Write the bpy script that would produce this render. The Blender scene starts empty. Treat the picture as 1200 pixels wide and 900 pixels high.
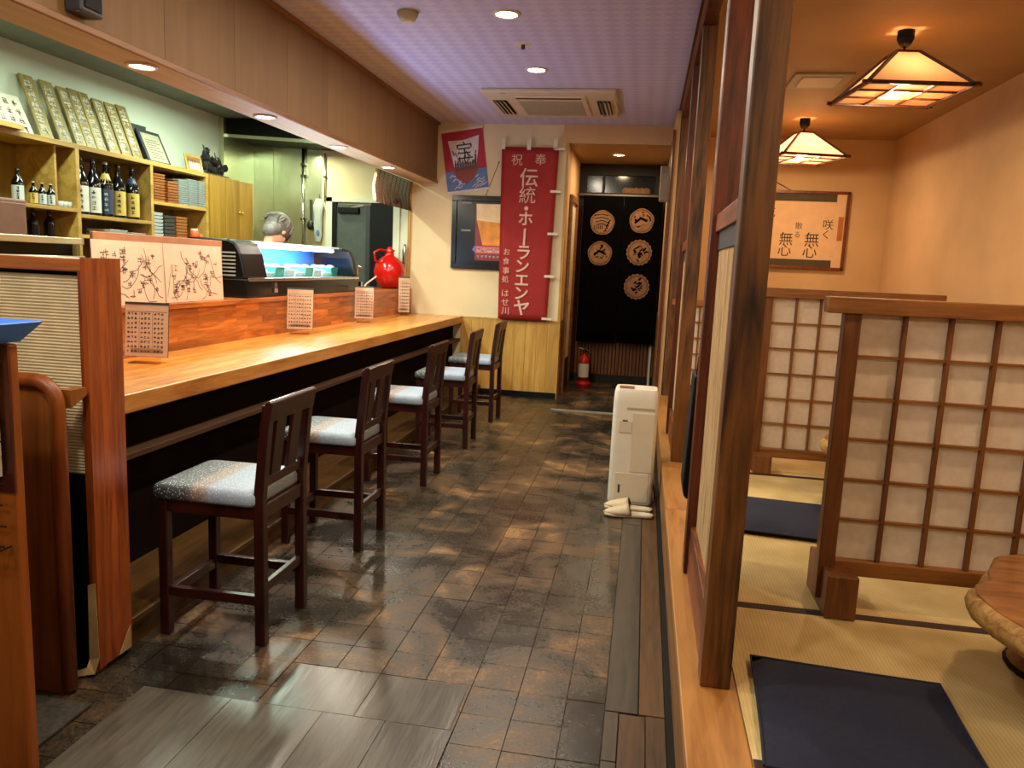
import bpy, math, random
from mathutils import Vector, Matrix
PI = math.pi
rnd = random.Random(7)
S = bpy.context.scene
COL = S.collection

# ------------------------------------------------------------------ camera, world, light, exposure
cam = bpy.data.cameras.new('camera')
cam.sensor_width = 36.0
cam.lens = 27.0
cam.clip_start = 0.02
co = bpy.data.objects.new('camera', cam)
COL.objects.link(co)
co.matrix_world = Matrix(((0.98444871, -0.06824686, 0.16187373, 0.0),
                          (0.17013546, 0.14087649, -0.97529880, 0.0),
                          (0.04375688, 0.98767210, 0.15029689, 1.35),
                          (0, 0, 0, 1)))
S.camera = co

W = bpy.data.worlds.new('world')
S.world = W
W.use_nodes = True
W.node_tree.nodes['Background'].inputs[0].default_value = (1.0, 0.86, 0.72, 1)
W.node_tree.nodes['Background'].inputs[1].default_value = 0.03

S.view_settings.view_transform = 'Standard'
S.view_settings.look = 'None'
S.view_settings.gamma = 1.0
S.view_settings.use_curve_mapping = False
S.view_settings.exposure = 0.35
S.cycles.max_bounces = 8
S.cycles.diffuse_bounces = 4
S.cycles.transparent_max_bounces = 12
S.cycles.sample_clamp_indirect = 6.0
S.cycles.caustics_reflective = False
S.cycles.caustics_refractive = False


def lamp(name, kind, loc, power, color, size=0.1, size_y=None, rot=(0, 0, 0), spot=None, parent=None):
    l = bpy.data.lights.new(name, kind)
    l.energy = power
    l.color = color
    if kind == 'AREA':
        l.size = size
        l.shape = 'DISK'
        if size_y:
            l.shape = 'RECTANGLE'
            l.size_y = size_y
    elif kind in ('POINT', 'SPOT'):
        l.shadow_soft_size = size
    if kind == 'SPOT':
        l.spot_size = spot
        l.spot_blend = 0.9
    o = bpy.data.objects.new(name, l)
    o.location = loc
    o.rotation_euler = rot
    COL.objects.link(o)
    if parent:
        o.parent = parent
        o.location = Vector(loc) - parent.location
    return o


WARM = (1.0, 0.87, 0.67)
AMBER = (1.0, 0.73, 0.42)
GREENISH = (0.80, 1.0, 0.80)
# kitchen fluorescent tubes (on the kitchen ceiling behind the beam)
lamp('kitchen_tube', 'AREA', (-3.35, 3.9, 2.62), 36, GREENISH, 0.15, 1.2)
lamp('kitchen_tube', 'AREA', (-3.35, 6.0, 2.62), 44, GREENISH, 0.15, 1.2)
# the row of ceiling downlights goes on over and behind the camera
for yy in (3.3, 2.0, 0.6):
    lamp('downlight_bulb', 'AREA', (-0.9, yy, 2.76), 18, WARM, 0.14)
lamp('entrance_light', 'AREA', (-0.7, -0.9, 2.7), 10, (1.0, 0.93, 0.82), 0.6)
lamp('partition_fill', 'POINT', (-1.85, 0.6, 2.35), 38, WARM, 0.1)  # unseen lamp added as fill for the ribbed partition and brown cabinet
# the next pendant lamp of the tatami side, behind the camera
lamp('pendant_bulb', 'POINT', (1.34, -0.5, 2.42), 42, AMBER, 0.08)
lamp('hood_lamp', 'AREA', (-3.55, 7.62, 2.43), 9, (0.95, 1.0, 0.62), 0.12)
LAMPS = dict(beam=12, ceiling=17, hall=9, pendant=37, case=12)

# ------------------------------------------------------------------ material helpers


def lin(h):
    h = h.lstrip('#')
    r = []
    for i in (0, 2, 4):
        c = int(h[i:i + 2], 16) / 255.0
        r.append(c / 12.92 if c <= 0.04045 else ((c + 0.055) / 1.055) ** 2.4)
    return (r[0], r[1], r[2], 1.0)


def newmat(name):
    m = bpy.data.materials.new(name)
    m.use_nodes = True
    nt = m.node_tree
    return m, nt, nt.nodes['Principled BSDF']


def nd(nt, kind, **kw):
    n = nt.nodes.new(kind)
    for k, v in kw.items():
        if k.startswith('i_'):
            n.inputs[k[2:].replace('_', ' ')].default_value = v
        else:
            setattr(n, k, v)
    return n


def ramp(nt, stops):
    r = nt.nodes.new('ShaderNodeValToRGB')
    cr = r.color_ramp
    while len(cr.elements) < len(stops):
        cr.elements.new(0.5)
    for e, (p, c) in zip(cr.elements, stops):
        e.position = p
        e.color = c
    return r


def add_bump(nt, b, height, strength, dist=0.01):
    n = nd(nt, 'ShaderNodeBump')
    n.inputs['Strength'].default_value = strength
    n.inputs['Distance'].default_value = dist
    nt.links.new(height, n.inputs['Height'])
    nt.links.new(n.outputs[0], b.inputs['Normal'])


def plain(name, c, rough=0.5, metal=0.0, var=0.12, scale=14.0, bump=0.0, spec=0.5, rndv=0.0):
    m, nt, b = newmat(name)
    c = lin(c)
    tc = nd(nt, 'ShaderNodeTexCoord')
    nz = nd(nt, 'ShaderNodeTexNoise')
    nz.inputs['Scale'].default_value = scale
    nz.inputs['Detail'].default_value = 4
    nt.links.new(tc.outputs['Object'], nz.inputs['Vector'])
    r = ramp(nt, [(0.3, tuple(x * (1 - var) for x in c[:3]) + (1,)), (0.7, tuple(min(1, x * (1 + var)) for x in c[:3]) + (1,))])
    nt.links.new(nz.outputs[0], r.inputs[0])
    out = r.outputs[0]
    if rndv:
        oi = nd(nt, 'ShaderNodeObjectInfo')
        mr = nd(nt, 'ShaderNodeMapRange')
        mr.inputs['To Min'].default_value = 1 - rndv
        mr.inputs['To Max'].default_value = 1 + rndv
        nt.links.new(oi.outputs['Random'], mr.inputs['Value'])
        hs = nd(nt, 'ShaderNodeHueSaturation')
        nt.links.new(out, hs.inputs['Color'])
        nt.links.new(mr.outputs[0], hs.inputs['Value'])
        out = hs.outputs[0]
    nt.links.new(out, b.inputs['Base Color'])
    b.inputs['Roughness'].default_value = rough
    b.inputs['Metallic'].default_value = metal
    b.inputs['Specular IOR Level'].default_value = spec
    if bump:
        add_bump(nt, b, nz.outputs[0], bump)
    return m


def wood(name, c1, c2, axis='z', scale=7.0, rough=0.4, rndv=0.0, bump=0.12, dist=1.2, coat=0.0):
    m, nt, b = newmat(name)
    tc = nd(nt, 'ShaderNodeTexCoord')
    oi = nd(nt, 'ShaderNodeObjectInfo')
    ad = nd(nt, 'ShaderNodeVectorMath', operation='ADD')
    sc = nd(nt, 'ShaderNodeVectorMath', operation='SCALE')
    sc.inputs[0].default_value = (13.1, 7.7, 5.3)
    nt.links.new(oi.outputs['Random'], sc.inputs['Scale'])
    nt.links.new(tc.outputs['Object'], ad.inputs[0])
    nt.links.new(sc.outputs[0], ad.inputs[1])
    mp = nd(nt, 'ShaderNodeMapping')
    s = [scale, scale, scale]
    s['xyz'.index(axis)] = scale * 0.09
    mp.inputs['Scale'].default_value = s
    nt.links.new(ad.outputs[0], mp.inputs['Vector'])
    nz = nd(nt, 'ShaderNodeTexNoise')
    nz.inputs['Scale'].default_value = 2.2
    nz.inputs['Detail'].default_value = 7
    nz.inputs['Roughness'].default_value = 0.6
    nz.inputs['Distortion'].default_value = dist
    nt.links.new(mp.outputs[0], nz.inputs['Vector'])
    fine = nd(nt, 'ShaderNodeTexNoise')
    fine.inputs['Scale'].default_value = 16
    fine.inputs['Detail'].default_value = 3
    nt.links.new(mp.outputs[0], fine.inputs['Vector'])
    mx = nd(nt, 'ShaderNodeMath', operation='MULTIPLY_ADD')
    nt.links.new(fine.outputs[0], mx.inputs[0])
    mx.inputs[1].default_value = 0.35
    nt.links.new(nz.outputs[0], mx.inputs[2])
    r = ramp(nt, [(0.5, lin(c1)), (0.8, lin(c2))])
    nt.links.new(mx.outputs[0], r.inputs[0])
    out = r.outputs[0]
    if rndv:
        mr = nd(nt, 'ShaderNodeMapRange')
        mr.inputs['To Min'].default_value = 1 - rndv
        mr.inputs['To Max'].default_value = 1 + rndv
        nt.links.new(oi.outputs['Random'], mr.inputs['Value'])
        hs = nd(nt, 'ShaderNodeHueSaturation')
        nt.links.new(out, hs.inputs['Color'])
        nt.links.new(mr.outputs[0], hs.inputs['Value'])
        out = hs.outputs[0]
    nt.links.new(out, b.inputs['Base Color'])
    b.inputs['Roughness'].default_value = rough
    if coat:
        b.inputs['Coat Weight'].default_value = coat
        b.inputs['Coat Roughness'].default_value = 0.15
    add_bump(nt, b, mx.outputs[0], bump, 0.004)
    return m


def emit(name, c, strength):
    m, nt, b = newmat(name)
    b.inputs['Base Color'].default_value = lin(c)
    b.inputs['Emission Color'].default_value = lin(c)
    b.inputs['Emission Strength'].default_value = strength
    return m


def glassy(name, tint='ffffff', refl=0.1):
    m, nt, b = newmat(name)
    nt.nodes.remove(b)
    t = nd(nt, 'ShaderNodeBsdfTransparent')
    t.inputs[0].default_value = lin(tint)
    g = nd(nt, 'ShaderNodeBsdfGlossy')
    g.inputs['Roughness'].default_value = 0.05
    mx = nd(nt, 'ShaderNodeMixShader')
    fr = nd(nt, 'ShaderNodeFresnel')
    fr.inputs[0].default_value = 1.45
    nt.links.new(fr.outputs[0], mx.inputs[0])
    nt.links.new(t.outputs[0], mx.inputs[1])
    nt.links.new(g.outputs[0], mx.inputs[2])
    nt.links.new(mx.outputs[0], nt.nodes['Material Output'].inputs[0])
    return m


M = {}
M['post'] = wood('red brown timber', '2c0f07', '64290f', 'z', 6, 0.38, 0.12)
M['postgrain'] = wood('grained timber', '2a1305', '7a4a1c', 'z', 4, 0.45, 0.0, dist=2.6)
M['rail_y'] = wood('red brown rail', '3a160a', '8a4418', 'y', 7, 0.4)
M['sill'] = wood('honey sill board', '865424', 'a8743a', 'y', 5, 0.42, 0.06)
M['fascia'] = wood('fascia board', '5e3618', '91602c', 'y', 5, 0.45)
M['counter'] = wood('counter stave', 'b06824', 'dc9c46', 'y', 8, 0.30, 0.16, 0.05, coat=0.35)
M['counter_edge'] = wood('counter edge', '9a5c22', 'cc8c40', 'y', 6, 0.35)
M['upstand'] = wood('upstand stave', '8c4216', 'c07030', 'y', 8, 0.34, 0.28, 0.05, coat=0.2)
M['lamin'] = wood('laminated end', '6a2c10', '9a4c1c', 'z', 8, 0.34, 0.25, 0.05, coat=0.25)
M['lamin_x'] = wood('laminated rail', '8a4a20', 'b06a34', 'x', 8, 0.34)
M['stool'] = wood('stool timber', '1b0707', '370f0d', 'z', 9, 0.32, 0.08, 0.06, coat=0.3)
M['cabinet'] = wood('brown cabinet', '6b3208', '8f4a12', 'z', 4, 0.4)
M['board'] = wood('brown board', '6a3810', '8e5520', 'z', 4, 0.4)
M['darkwood'] = wood('dark panel', '0e0704', '1a0e08', 'y', 5, 0.6)
M['shelfw'] = wood('yellow shelf wood', '94702a', 'b8924a', 'y', 4, 0.5)
M['cabyellow'] = wood('yellow cabinet', '8a6418', 'a97e26', 'z', 3, 0.5, 0.08)
M['shelfb'] = wood('shelf backing', '6e5012', '886418', 'z', 3, 0.5, 0.08)  # darker than the cabinet yellow; shade inside the bays is in the colour
M['wainscot'] = wood('yellow wainscot', 'a87830', 'c89c4c', 'z', 5, 0.5, 0.08)
M['shoji'] = wood('shoji timber', '5c3214', '7e4c22', 'z', 8, 0.42)
M['shoji_x'] = wood('shoji rail', '6c4018', '965f2c', 'x', 7, 0.42)
M['beampanel'] = wood('beam panel', '7c5c38', '86663f', 'z', 2.0, 0.6, 0.03, 0.02)
M['trim'] = wood('orange trim', '74461f', '8f6236', 'y', 6, 0.45)
M['underside'] = wood('soffit board', 'b8a078', 'c8b28c', 'y', 4, 0.55)
M['slab'] = wood('live edge slab', '74421e', 'a8703c', 'x', 4, 0.3, 0, 0.1, dist=3.5, coat=0.3)
M['bark'] = wood('slab edge', '8a5c28', 'c09858', 'x', 9, 0.6, 0, 0.5)
M['floorplank'] = wood('worn floor plank', '38230f', '5c3d1e', 'y', 6, 0.45, 0.12)
M['greyplank'] = wood('grey floor plank', '322a21', '463a2d', 'y', 6, 0.5, 0.1)
M['vinyl'] = wood('vinyl plank', '47443d', '5a554b', 'y', 7, 0.24, 0.05, 0.22, dist=2.5)
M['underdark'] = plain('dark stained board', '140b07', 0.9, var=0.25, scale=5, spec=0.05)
M['cabinetdark'] = wood('dark ledge', '2e1907', '482b0e', 'y', 5, 0.6)  # darkened timber; shade under the counter is put into the colour
M['step'] = wood('footrest board', '38240d', '5c3e18', 'y', 5, 0.45)

M['plaster'] = plain('cream plaster', 'dccba6', 0.85, var=0.05, scale=3)
M['tanplaster'] = plain('tan plaster', 'cfa878', 0.85, var=0.06, scale=3, bump=0.05)
M['kplaster'] = plain('kitchen plaster', 'd6dcc8', 0.75, var=0.03, scale=2)
M['ceilp'] = plain('zashiki ceiling paper', 'a88456', 0.5, var=0.06, scale=4, bump=0.03)
M['kceil'] = plain('kitchen ceiling', '6c7066', 0.8)
M['black'] = plain('matt black', '080809', 0.55, spec=0.2)
M['gloss_black'] = plain('gloss black', '08080a', 0.25, spec=0.35)
M['darkgrey'] = plain('dark grey', '2e3234', 0.5)
M['doorgrey'] = plain('door grey', '4a5450', 0.45)
M['white'] = plain('white plastic', 'dad3c4', 0.4, var=0.03)
M['offwhite'] = plain('off white plastic', 'ccc0aa', 0.45, var=0.03)
M['grille'] = plain('grille plastic', 'a99f86', 0.5, var=0.05)
M['paper'] = plain('paper', 'd4ccb8', 0.8, var=0.04)
M['pinkpaper'] = plain('pinkish paper', 'd6b49c', 0.8, var=0.05)
M['menupaper'] = plain('menu paper', 'bf9c82', 0.8, var=0.05)
M['ink'] = plain('ink', '231a17', 0.7)
M['inkgrey'] = plain('grey ink', '55463e', 0.7)
M['gold'] = plain('gold ink', 'c9a84a', 0.5)
M['navy'] = plain('navy cloth', '141930', 0.9, var=0.2, scale=60, bump=0.1)
M['red'] = plain('red cloth', '981a18', 0.75, var=0.08, scale=8)
M['bannerwhite'] = plain('banner print', 'dcb6a4', 0.8)
M['noren'] = plain('black noren cloth', '060506', 0.95, var=0.4, scale=30, spec=0.05)
M['crest'] = plain('crest print', '8e6848', 0.8, var=0.2, scale=20)
M['redglaze'] = plain('red glaze', 'b5140f', 0.18, var=0.1)
M['redpaint'] = plain('red paint', 'b01a14', 0.3)
M['steel'] = plain('brushed steel', 'd2d6b4', 0.27, 0.85, var=0.14, scale=2.2)
M['chrome'] = plain('chrome', 'c8c8c4', 0.2, 1.0)
M['darksteel'] = plain('dark steel', '3c3e3a', 0.4, 0.8)
M['blue'] = plain('blue plastic', '4f8cf4', 0.4, var=0.05)
M['brownmetal'] = plain('brown metal', '6b5446', 0.45, 0.2)
M['bottle'] = plain('dark bottle glass', '0d0a08', 0.12, var=0.2)
M['beige'] = plain('beige vinyl', 'b8a486', 0.45, var=0.05)
M['plate'] = plain('pale plate', 'b2bab6', 0.35, var=0.05)
M['tray'] = plain('brown tray', 'a8672e', 0.5, var=0.1, rndv=0.12)
M['darkplate'] = plain('dark dish', '3a3a34', 0.35)
M['orange'] = plain('orange plastic', 'e0561e', 0.4)
M['lacq'] = plain('dark bronze', '17140f', 0.4)
M['cork'] = plain('tan board', 'a06848', 0.7)
M['hair'] = plain('grey hair', '6a625c', 0.6, var=0.4, scale=90)
M['skin'] = plain('skin', 'd2a184', 0.55, var=0.05)
M['jacket'] = plain('white jacket', 'c9c6bc', 0.85)
M['apron'] = plain('navy apron', '1d2330', 0.9)
M['trousers'] = plain('dark trousers', '22211f', 0.9)
M['tape'] = plain('peeled tape', 'ab8c60', 0.7, var=0.2)
M['mat'] = plain('door mat', '3e3a34', 0.95, var=0.35, scale=60, bump=0.4)
M['band'] = plain('tatami band', '35180f', 0.8)
M['mortar'] = plain('dark grout', '463b2e', 0.7, var=0.3)
M['goldplaque'] = wood('pale plaque', '7c6634', 'a48e50', 'z', 6, 0.5, 0.08)
M['skyblue'] = plain('blue print', '5a78a8', 0.7)
M['crimson'] = plain('crimson print', 'a81f3a', 0.6)
M['printgrey'] = plain('sail print', 'd6ccd0', 0.7)
M['brownprint'] = plain('hull print', '8a4038', 0.7)
M['beer'] = plain('amber print', 'd98a1e', 0.5, var=0.3, scale=10)
M['foam'] = plain('foam print', 'e6cfa4', 0.5, var=0.1)
M['pinkprint'] = plain('pink print', 'd06a6a', 0.5)
M['maroon'] = plain('maroon print', '80222a', 0.5)
M['lcd'] = plain('tinted panel', '1c2420', 0.12)
M['rattan'] = wood('bamboo slat', '2c180c', '40260f', 'y', 14, 0.6, 0.2)
M['grey'] = plain('grey plastic', '8d8a80', 0.5)
M['yellow'] = plain('yellow brass', 'c9a050', 0.35, 0.6)
M['glass'] = glassy('clear glass', 'f4fff8')
M['acrylic'] = glassy('acrylic', 'fff6ee')
M['caseback'] = plain('case lining', '4a92f0', 0.5, var=0.05)
M['fish'] = plain('pale food', 'cfe8e4', 0.5, var=0.2)
M['fishw'] = plain('white food', 'eef6f4', 0.5)
M['greenbox'] = plain('green tub', '3c9a7e', 0.4)
M['bulb'] = emit('lamp disc', 'fff0d8', 30.0)
M['tube'] = emit('case tube', 'dceaff', 32.0)
M['scroll_paper'] = plain('scroll paper', 'dfb488', 0.8, var=0.05)
M['scroll_band'] = plain('scroll band', '4e4028', 0.8)
M['scroll_patch'] = plain('scroll brocade', 'b0682e', 0.8)
M['brownframe'] = wood('scroll frame', '5c2410', '7a3416', 'z', 8, 0.4)
M['bluelabel'] = plain('blue label', '26344e', 0.5, var=0.3, scale=60)
M['goldlabel'] = plain('gold label', 'c0a14e', 0.5, var=0.15)
M['whitelabel'] = plain('white label', 'c6c6b8', 0.6)


def paper_pane():
    m, nt, b = newmat('shoji paper')
    tc = nd(nt, 'ShaderNodeTexCoord')
    nz = nd(nt, 'ShaderNodeTexNoise')
    nz.inputs['Scale'].default_value = 40
    nz.inputs['Detail'].default_value = 6
    nt.links.new(tc.outputs['Object'], nz.inputs['Vector'])
    r = ramp(nt, [(0.3, lin('e8dccb')), (0.7, lin('f2e8da'))])
    nt.links.new(nz.outputs[0], r.inputs[0])
    nt.links.new(r.outputs[0], b.inputs['Base Color'])
    b.inputs['Roughness'].default_value = 0.9
    tr = nd(nt, 'ShaderNodeBsdfTranslucent')
    nt.links.new(r.outputs[0], tr.inputs[0])
    mx = nd(nt, 'ShaderNodeMixShader')
    mx.inputs[0].default_value = 0.35
    nt.links.new(b.outputs[0], mx.inputs[1])
    nt.links.new(tr.outputs[0], mx.inputs[2])
    nt.links.new(mx.outputs[0], nt.nodes['Material Output'].inputs[0])
    return m


M['shojipaper'] = paper_pane()


def shade_paper(name, em):
    m, nt, b = newmat(name)
    b.inputs['Base Color'].default_value = lin('d8a468')
    b.inputs['Roughness'].default_value = 0.9
    b.inputs['Emission Color'].default_value = lin('ffbc7c')
    b.inputs['Emission Strength'].default_value = em
    tr = nd(nt, 'ShaderNodeBsdfTranslucent')
    tr.inputs[0].default_value = lin('ffd8a0')
    mx = nd(nt, 'ShaderNodeMixShader')
    mx.inputs[0].default_value = 0.05
    nt.links.new(b.outputs[0], mx.inputs[1])
    nt.links.new(tr.outputs[0], mx.inputs[2])
    nt.links.new(mx.outputs[0], nt.nodes['Material Output'].inputs[0])
    return m


M['shade'] = shade_paper('lamp shade paper', 0.13)
M['shade_bright'] = shade_paper('bright lamp shade paper', 1.6)


def tile_mat():
    m, nt, b = newmat('worn floor tile')
    g = nd(nt, 'ShaderNodeNewGeometry')
    pos = g.outputs['Position']
    dv = nd(nt, 'ShaderNodeVectorMath', operation='DIVIDE')
    dv.inputs[1].default_value = (0.155, 0.155, 10)
    off = nd(nt, 'ShaderNodeVectorMath', operation='ADD')
    off.inputs[1].default_value = (1.705, 0.05, 0.0)
    nt.links.new(pos, off.inputs[0])
    nt.links.new(off.outputs[0], dv.inputs[0])
    fl = nd(nt, 'ShaderNodeVectorMath', operation='FLOOR')
    nt.links.new(dv.outputs[0], fl.inputs[0])
    wn = nd(nt, 'ShaderNodeTexWhiteNoise')
    nt.links.new(fl.outputs[0], wn.inputs['Vector'])
    wear = nd(nt, 'ShaderNodeTexNoise')
    wear.inputs['Scale'].default_value = 2.6
    wear.inputs['Detail'].default_value = 9
    wear.inputs['Roughness'].default_value = 0.66
    wear.inputs['Distortion'].default_value = 0.6
    nt.links.new(pos, wear.inputs['Vector'])
    fine = nd(nt, 'ShaderNodeTexNoise')
    fine.inputs['Scale'].default_value = 75
    fine.inputs['Detail'].default_value = 6
    fine.inputs['Roughness'].default_value = 0.7
    nt.links.new(pos, fine.inputs['Vector'])
    # wear mask = wear*0.8 + fine*0.3 + tile random*0.16
    a = nd(nt, 'ShaderNodeMath', operation='MULTIPLY_ADD')
    nt.links.new(fine.outputs[0], a.inputs[0])
    a.inputs[1].default_value = 0.46
    nt.links.new(wear.outputs[0], a.inputs[2])
    a2 = nd(nt, 'ShaderNodeMath', operation='MULTIPLY_ADD')
    nt.links.new(wn.outputs['Value'], a2.inputs[0])
    a2.inputs[1].default_value = 0.035
    nt.links.new(a.outputs[0], a2.inputs[2])
    r = ramp(nt, [(0.60, lin('211f1a')), (0.74, lin('352e25')), (0.83, lin('5a422b')), (0.96, lin('9a7444'))])
    nt.links.new(a2.outputs[0], r.inputs[0])
    hs = nd(nt, 'ShaderNodeHueSaturation')
    mr = nd(nt, 'ShaderNodeMapRange')
    mr.inputs['To Min'].default_value = 0.86
    mr.inputs['To Max'].default_value = 1.08
    nt.links.new(wn.outputs['Value'], mr.inputs['Value'])
    nt.links.new(mr.outputs[0], hs.inputs['Value'])
    nt.links.new(r.outputs[0], hs.inputs['Color'])
    nt.links.new(hs.outputs[0], b.inputs['Base Color'])
    rr = nd(nt, 'ShaderNodeMapRange')
    rr.inputs['From Min'].default_value = 0.62
    rr.inputs['From Max'].default_value = 1.0
    rr.inputs['To Min'].default_value = 0.20
    rr.inputs['To Max'].default_value = 0.55
    nt.links.new(a2.outputs[0], rr.inputs['Value'])
    nt.links.new(rr.outputs[0], b.inputs['Roughness'])
    add_bump(nt, b, fine.outputs[0], 0.22, 0.004)
    return m


M['tile'] = tile_mat()


def tatami_mat():
    m, nt, b = newmat('tatami weave')
    tc = nd(nt, 'ShaderNodeTexCoord')
    w = nd(nt, 'ShaderNodeTexWave', wave_type='BANDS', bands_direction='X')
    w.inputs['Scale'].default_value = 28
    w.inputs['Distortion'].default_value = 1.0
    w2 = nd(nt, 'ShaderNodeTexWave', wave_type='BANDS', bands_direction='Y')
    w2.inputs['Scale'].default_value = 60
    w2.inputs['Distortion'].default_value = 1.5
    nz = nd(nt, 'ShaderNodeTexNoise')
    nz.inputs['Scale'].default_value = 6
    for n in (w, w2, nz):
        nt.links.new(tc.outputs['Object'], n.inputs['Vector'])
    mx = nd(nt, 'ShaderNodeMath', operation='MULTIPLY')
    nt.links.new(w.outputs['Fac'], mx.inputs[0])
    nt.links.new(w2.outputs['Fac'], mx.inputs[1])
    m2 = nd(nt, 'ShaderNodeMath', operation='MULTIPLY_ADD')
    nt.links.new(mx.outputs[0], m2.inputs[0])
    m2.inputs[1].default_value = 0.4
    nt.links.new(nz.outputs[0], m2.inputs[2])
    r = ramp(nt, [(0.35, lin('b89c62')), (0.95, lin('dcc48a'))])
    nt.links.new(m2.outputs[0], r.inputs[0])
    nt.links.new(r.outputs[0], b.inputs['Base Color'])
    b.inputs['Roughness'].default_value = 0.65
    add_bump(nt, b, mx.outputs[0], 0.3, 0.002)
    return m


M['tatami'] = tatami_mat()


def ceiling_mat():
    m, nt, b = newmat('embossed ceiling paper')
    tc = nd(nt, 'ShaderNodeTexCoord')
    mp = nd(nt, 'ShaderNodeMapping')
    mp.inputs['Scale'].default_value = (12.0, 15.0, 1)
    mp.inputs['Rotation'].default_value = (0, 0, PI / 4)
    nt.links.new(tc.outputs['Object'], mp.inputs['Vector'])
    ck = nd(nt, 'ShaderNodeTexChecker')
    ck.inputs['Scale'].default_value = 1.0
    ck.inputs['Color1'].default_value = lin('c6c6ee')  # paper is lavender; extra blue in the colour stands in for cool light
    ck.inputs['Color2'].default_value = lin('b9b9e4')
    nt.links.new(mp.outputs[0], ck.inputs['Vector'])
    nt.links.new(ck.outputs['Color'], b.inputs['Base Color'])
    w1 = nd(nt, 'ShaderNodeTexWave', wave_type='BANDS', bands_direction='X', wave_profile='SAW')
    w1.inputs['Scale'].default_value = 0.3183 / 2
    w2 = nd(nt, 'ShaderNodeTexWave', wave_type='BANDS', bands_direction='Y', wave_profile='SAW')
    w2.inputs['Scale'].default_value = 0.3183 / 2
    nt.links.new(mp.outputs[0], w1.inputs['Vector'])
    nt.links.new(mp.outputs[0], w2.inputs['Vector'])
    mm = nd(nt, 'ShaderNodeMix', data_type='FLOAT')
    nt.links.new(ck.outputs['Fac'], mm.inputs[0])
    nt.links.new(w1.outputs['Fac'], mm.inputs[2])
    nt.links.new(w2.outputs['Fac'], mm.inputs[3])
    add_bump(nt, b, mm.outputs[0], 0.45, 0.014)
    b.inputs['Roughness'].default_value = 0.5
    return m


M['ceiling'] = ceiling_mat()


def seat_mat():
    m, nt, b = newmat('speckled seat fabric')
    tc = nd(nt, 'ShaderNodeTexCoord')
    sx = nd(nt, 'ShaderNodeSeparateXYZ')
    nt.links.new(tc.outputs['Object'], sx.inputs[0])
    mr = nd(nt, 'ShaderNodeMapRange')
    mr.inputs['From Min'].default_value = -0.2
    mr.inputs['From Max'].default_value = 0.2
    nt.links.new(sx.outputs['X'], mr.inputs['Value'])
    r = ramp(nt, [(0.0, lin('2a2c34')), (0.30, lin('3a3c44')), (0.36, lin('6e5f58')), (0.46, lin('7e6c62')), (0.52, lin('7d8ca2')), (0.9, lin('93a3b8'))])  # dyed stripes; the pale end's blue also holds sheen from overhead light
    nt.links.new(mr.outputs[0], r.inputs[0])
    vo = nd(nt, 'ShaderNodeTexVoronoi')
    vo.inputs['Scale'].default_value = 120
    nt.links.new(tc.outputs['Object'], vo.inputs['Vector'])
    vr = ramp(nt, [(0.16, (1, 1, 1, 1)), (0.30, (0, 0, 0, 1))])
    nt.links.new(vo.outputs['Distance'], vr.inputs[0])
    mx = nd(nt, 'ShaderNodeMix', data_type='RGBA')
    nt.links.new(vr.outputs[0], mx.inputs[0])
    nt.links.new(r.outputs[0], mx.inputs[6])
    mx.inputs[7].default_value = lin('c2c8cc')
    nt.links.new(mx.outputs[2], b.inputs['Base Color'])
    b.inputs['Roughness'].default_value = 0.55
    add_bump(nt, b, vo.outputs['Distance'], 0.15, 0.003)
    return m


M['seat'] = seat_mat()

# ------------------------------------------------------------------ mesh helpers


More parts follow.
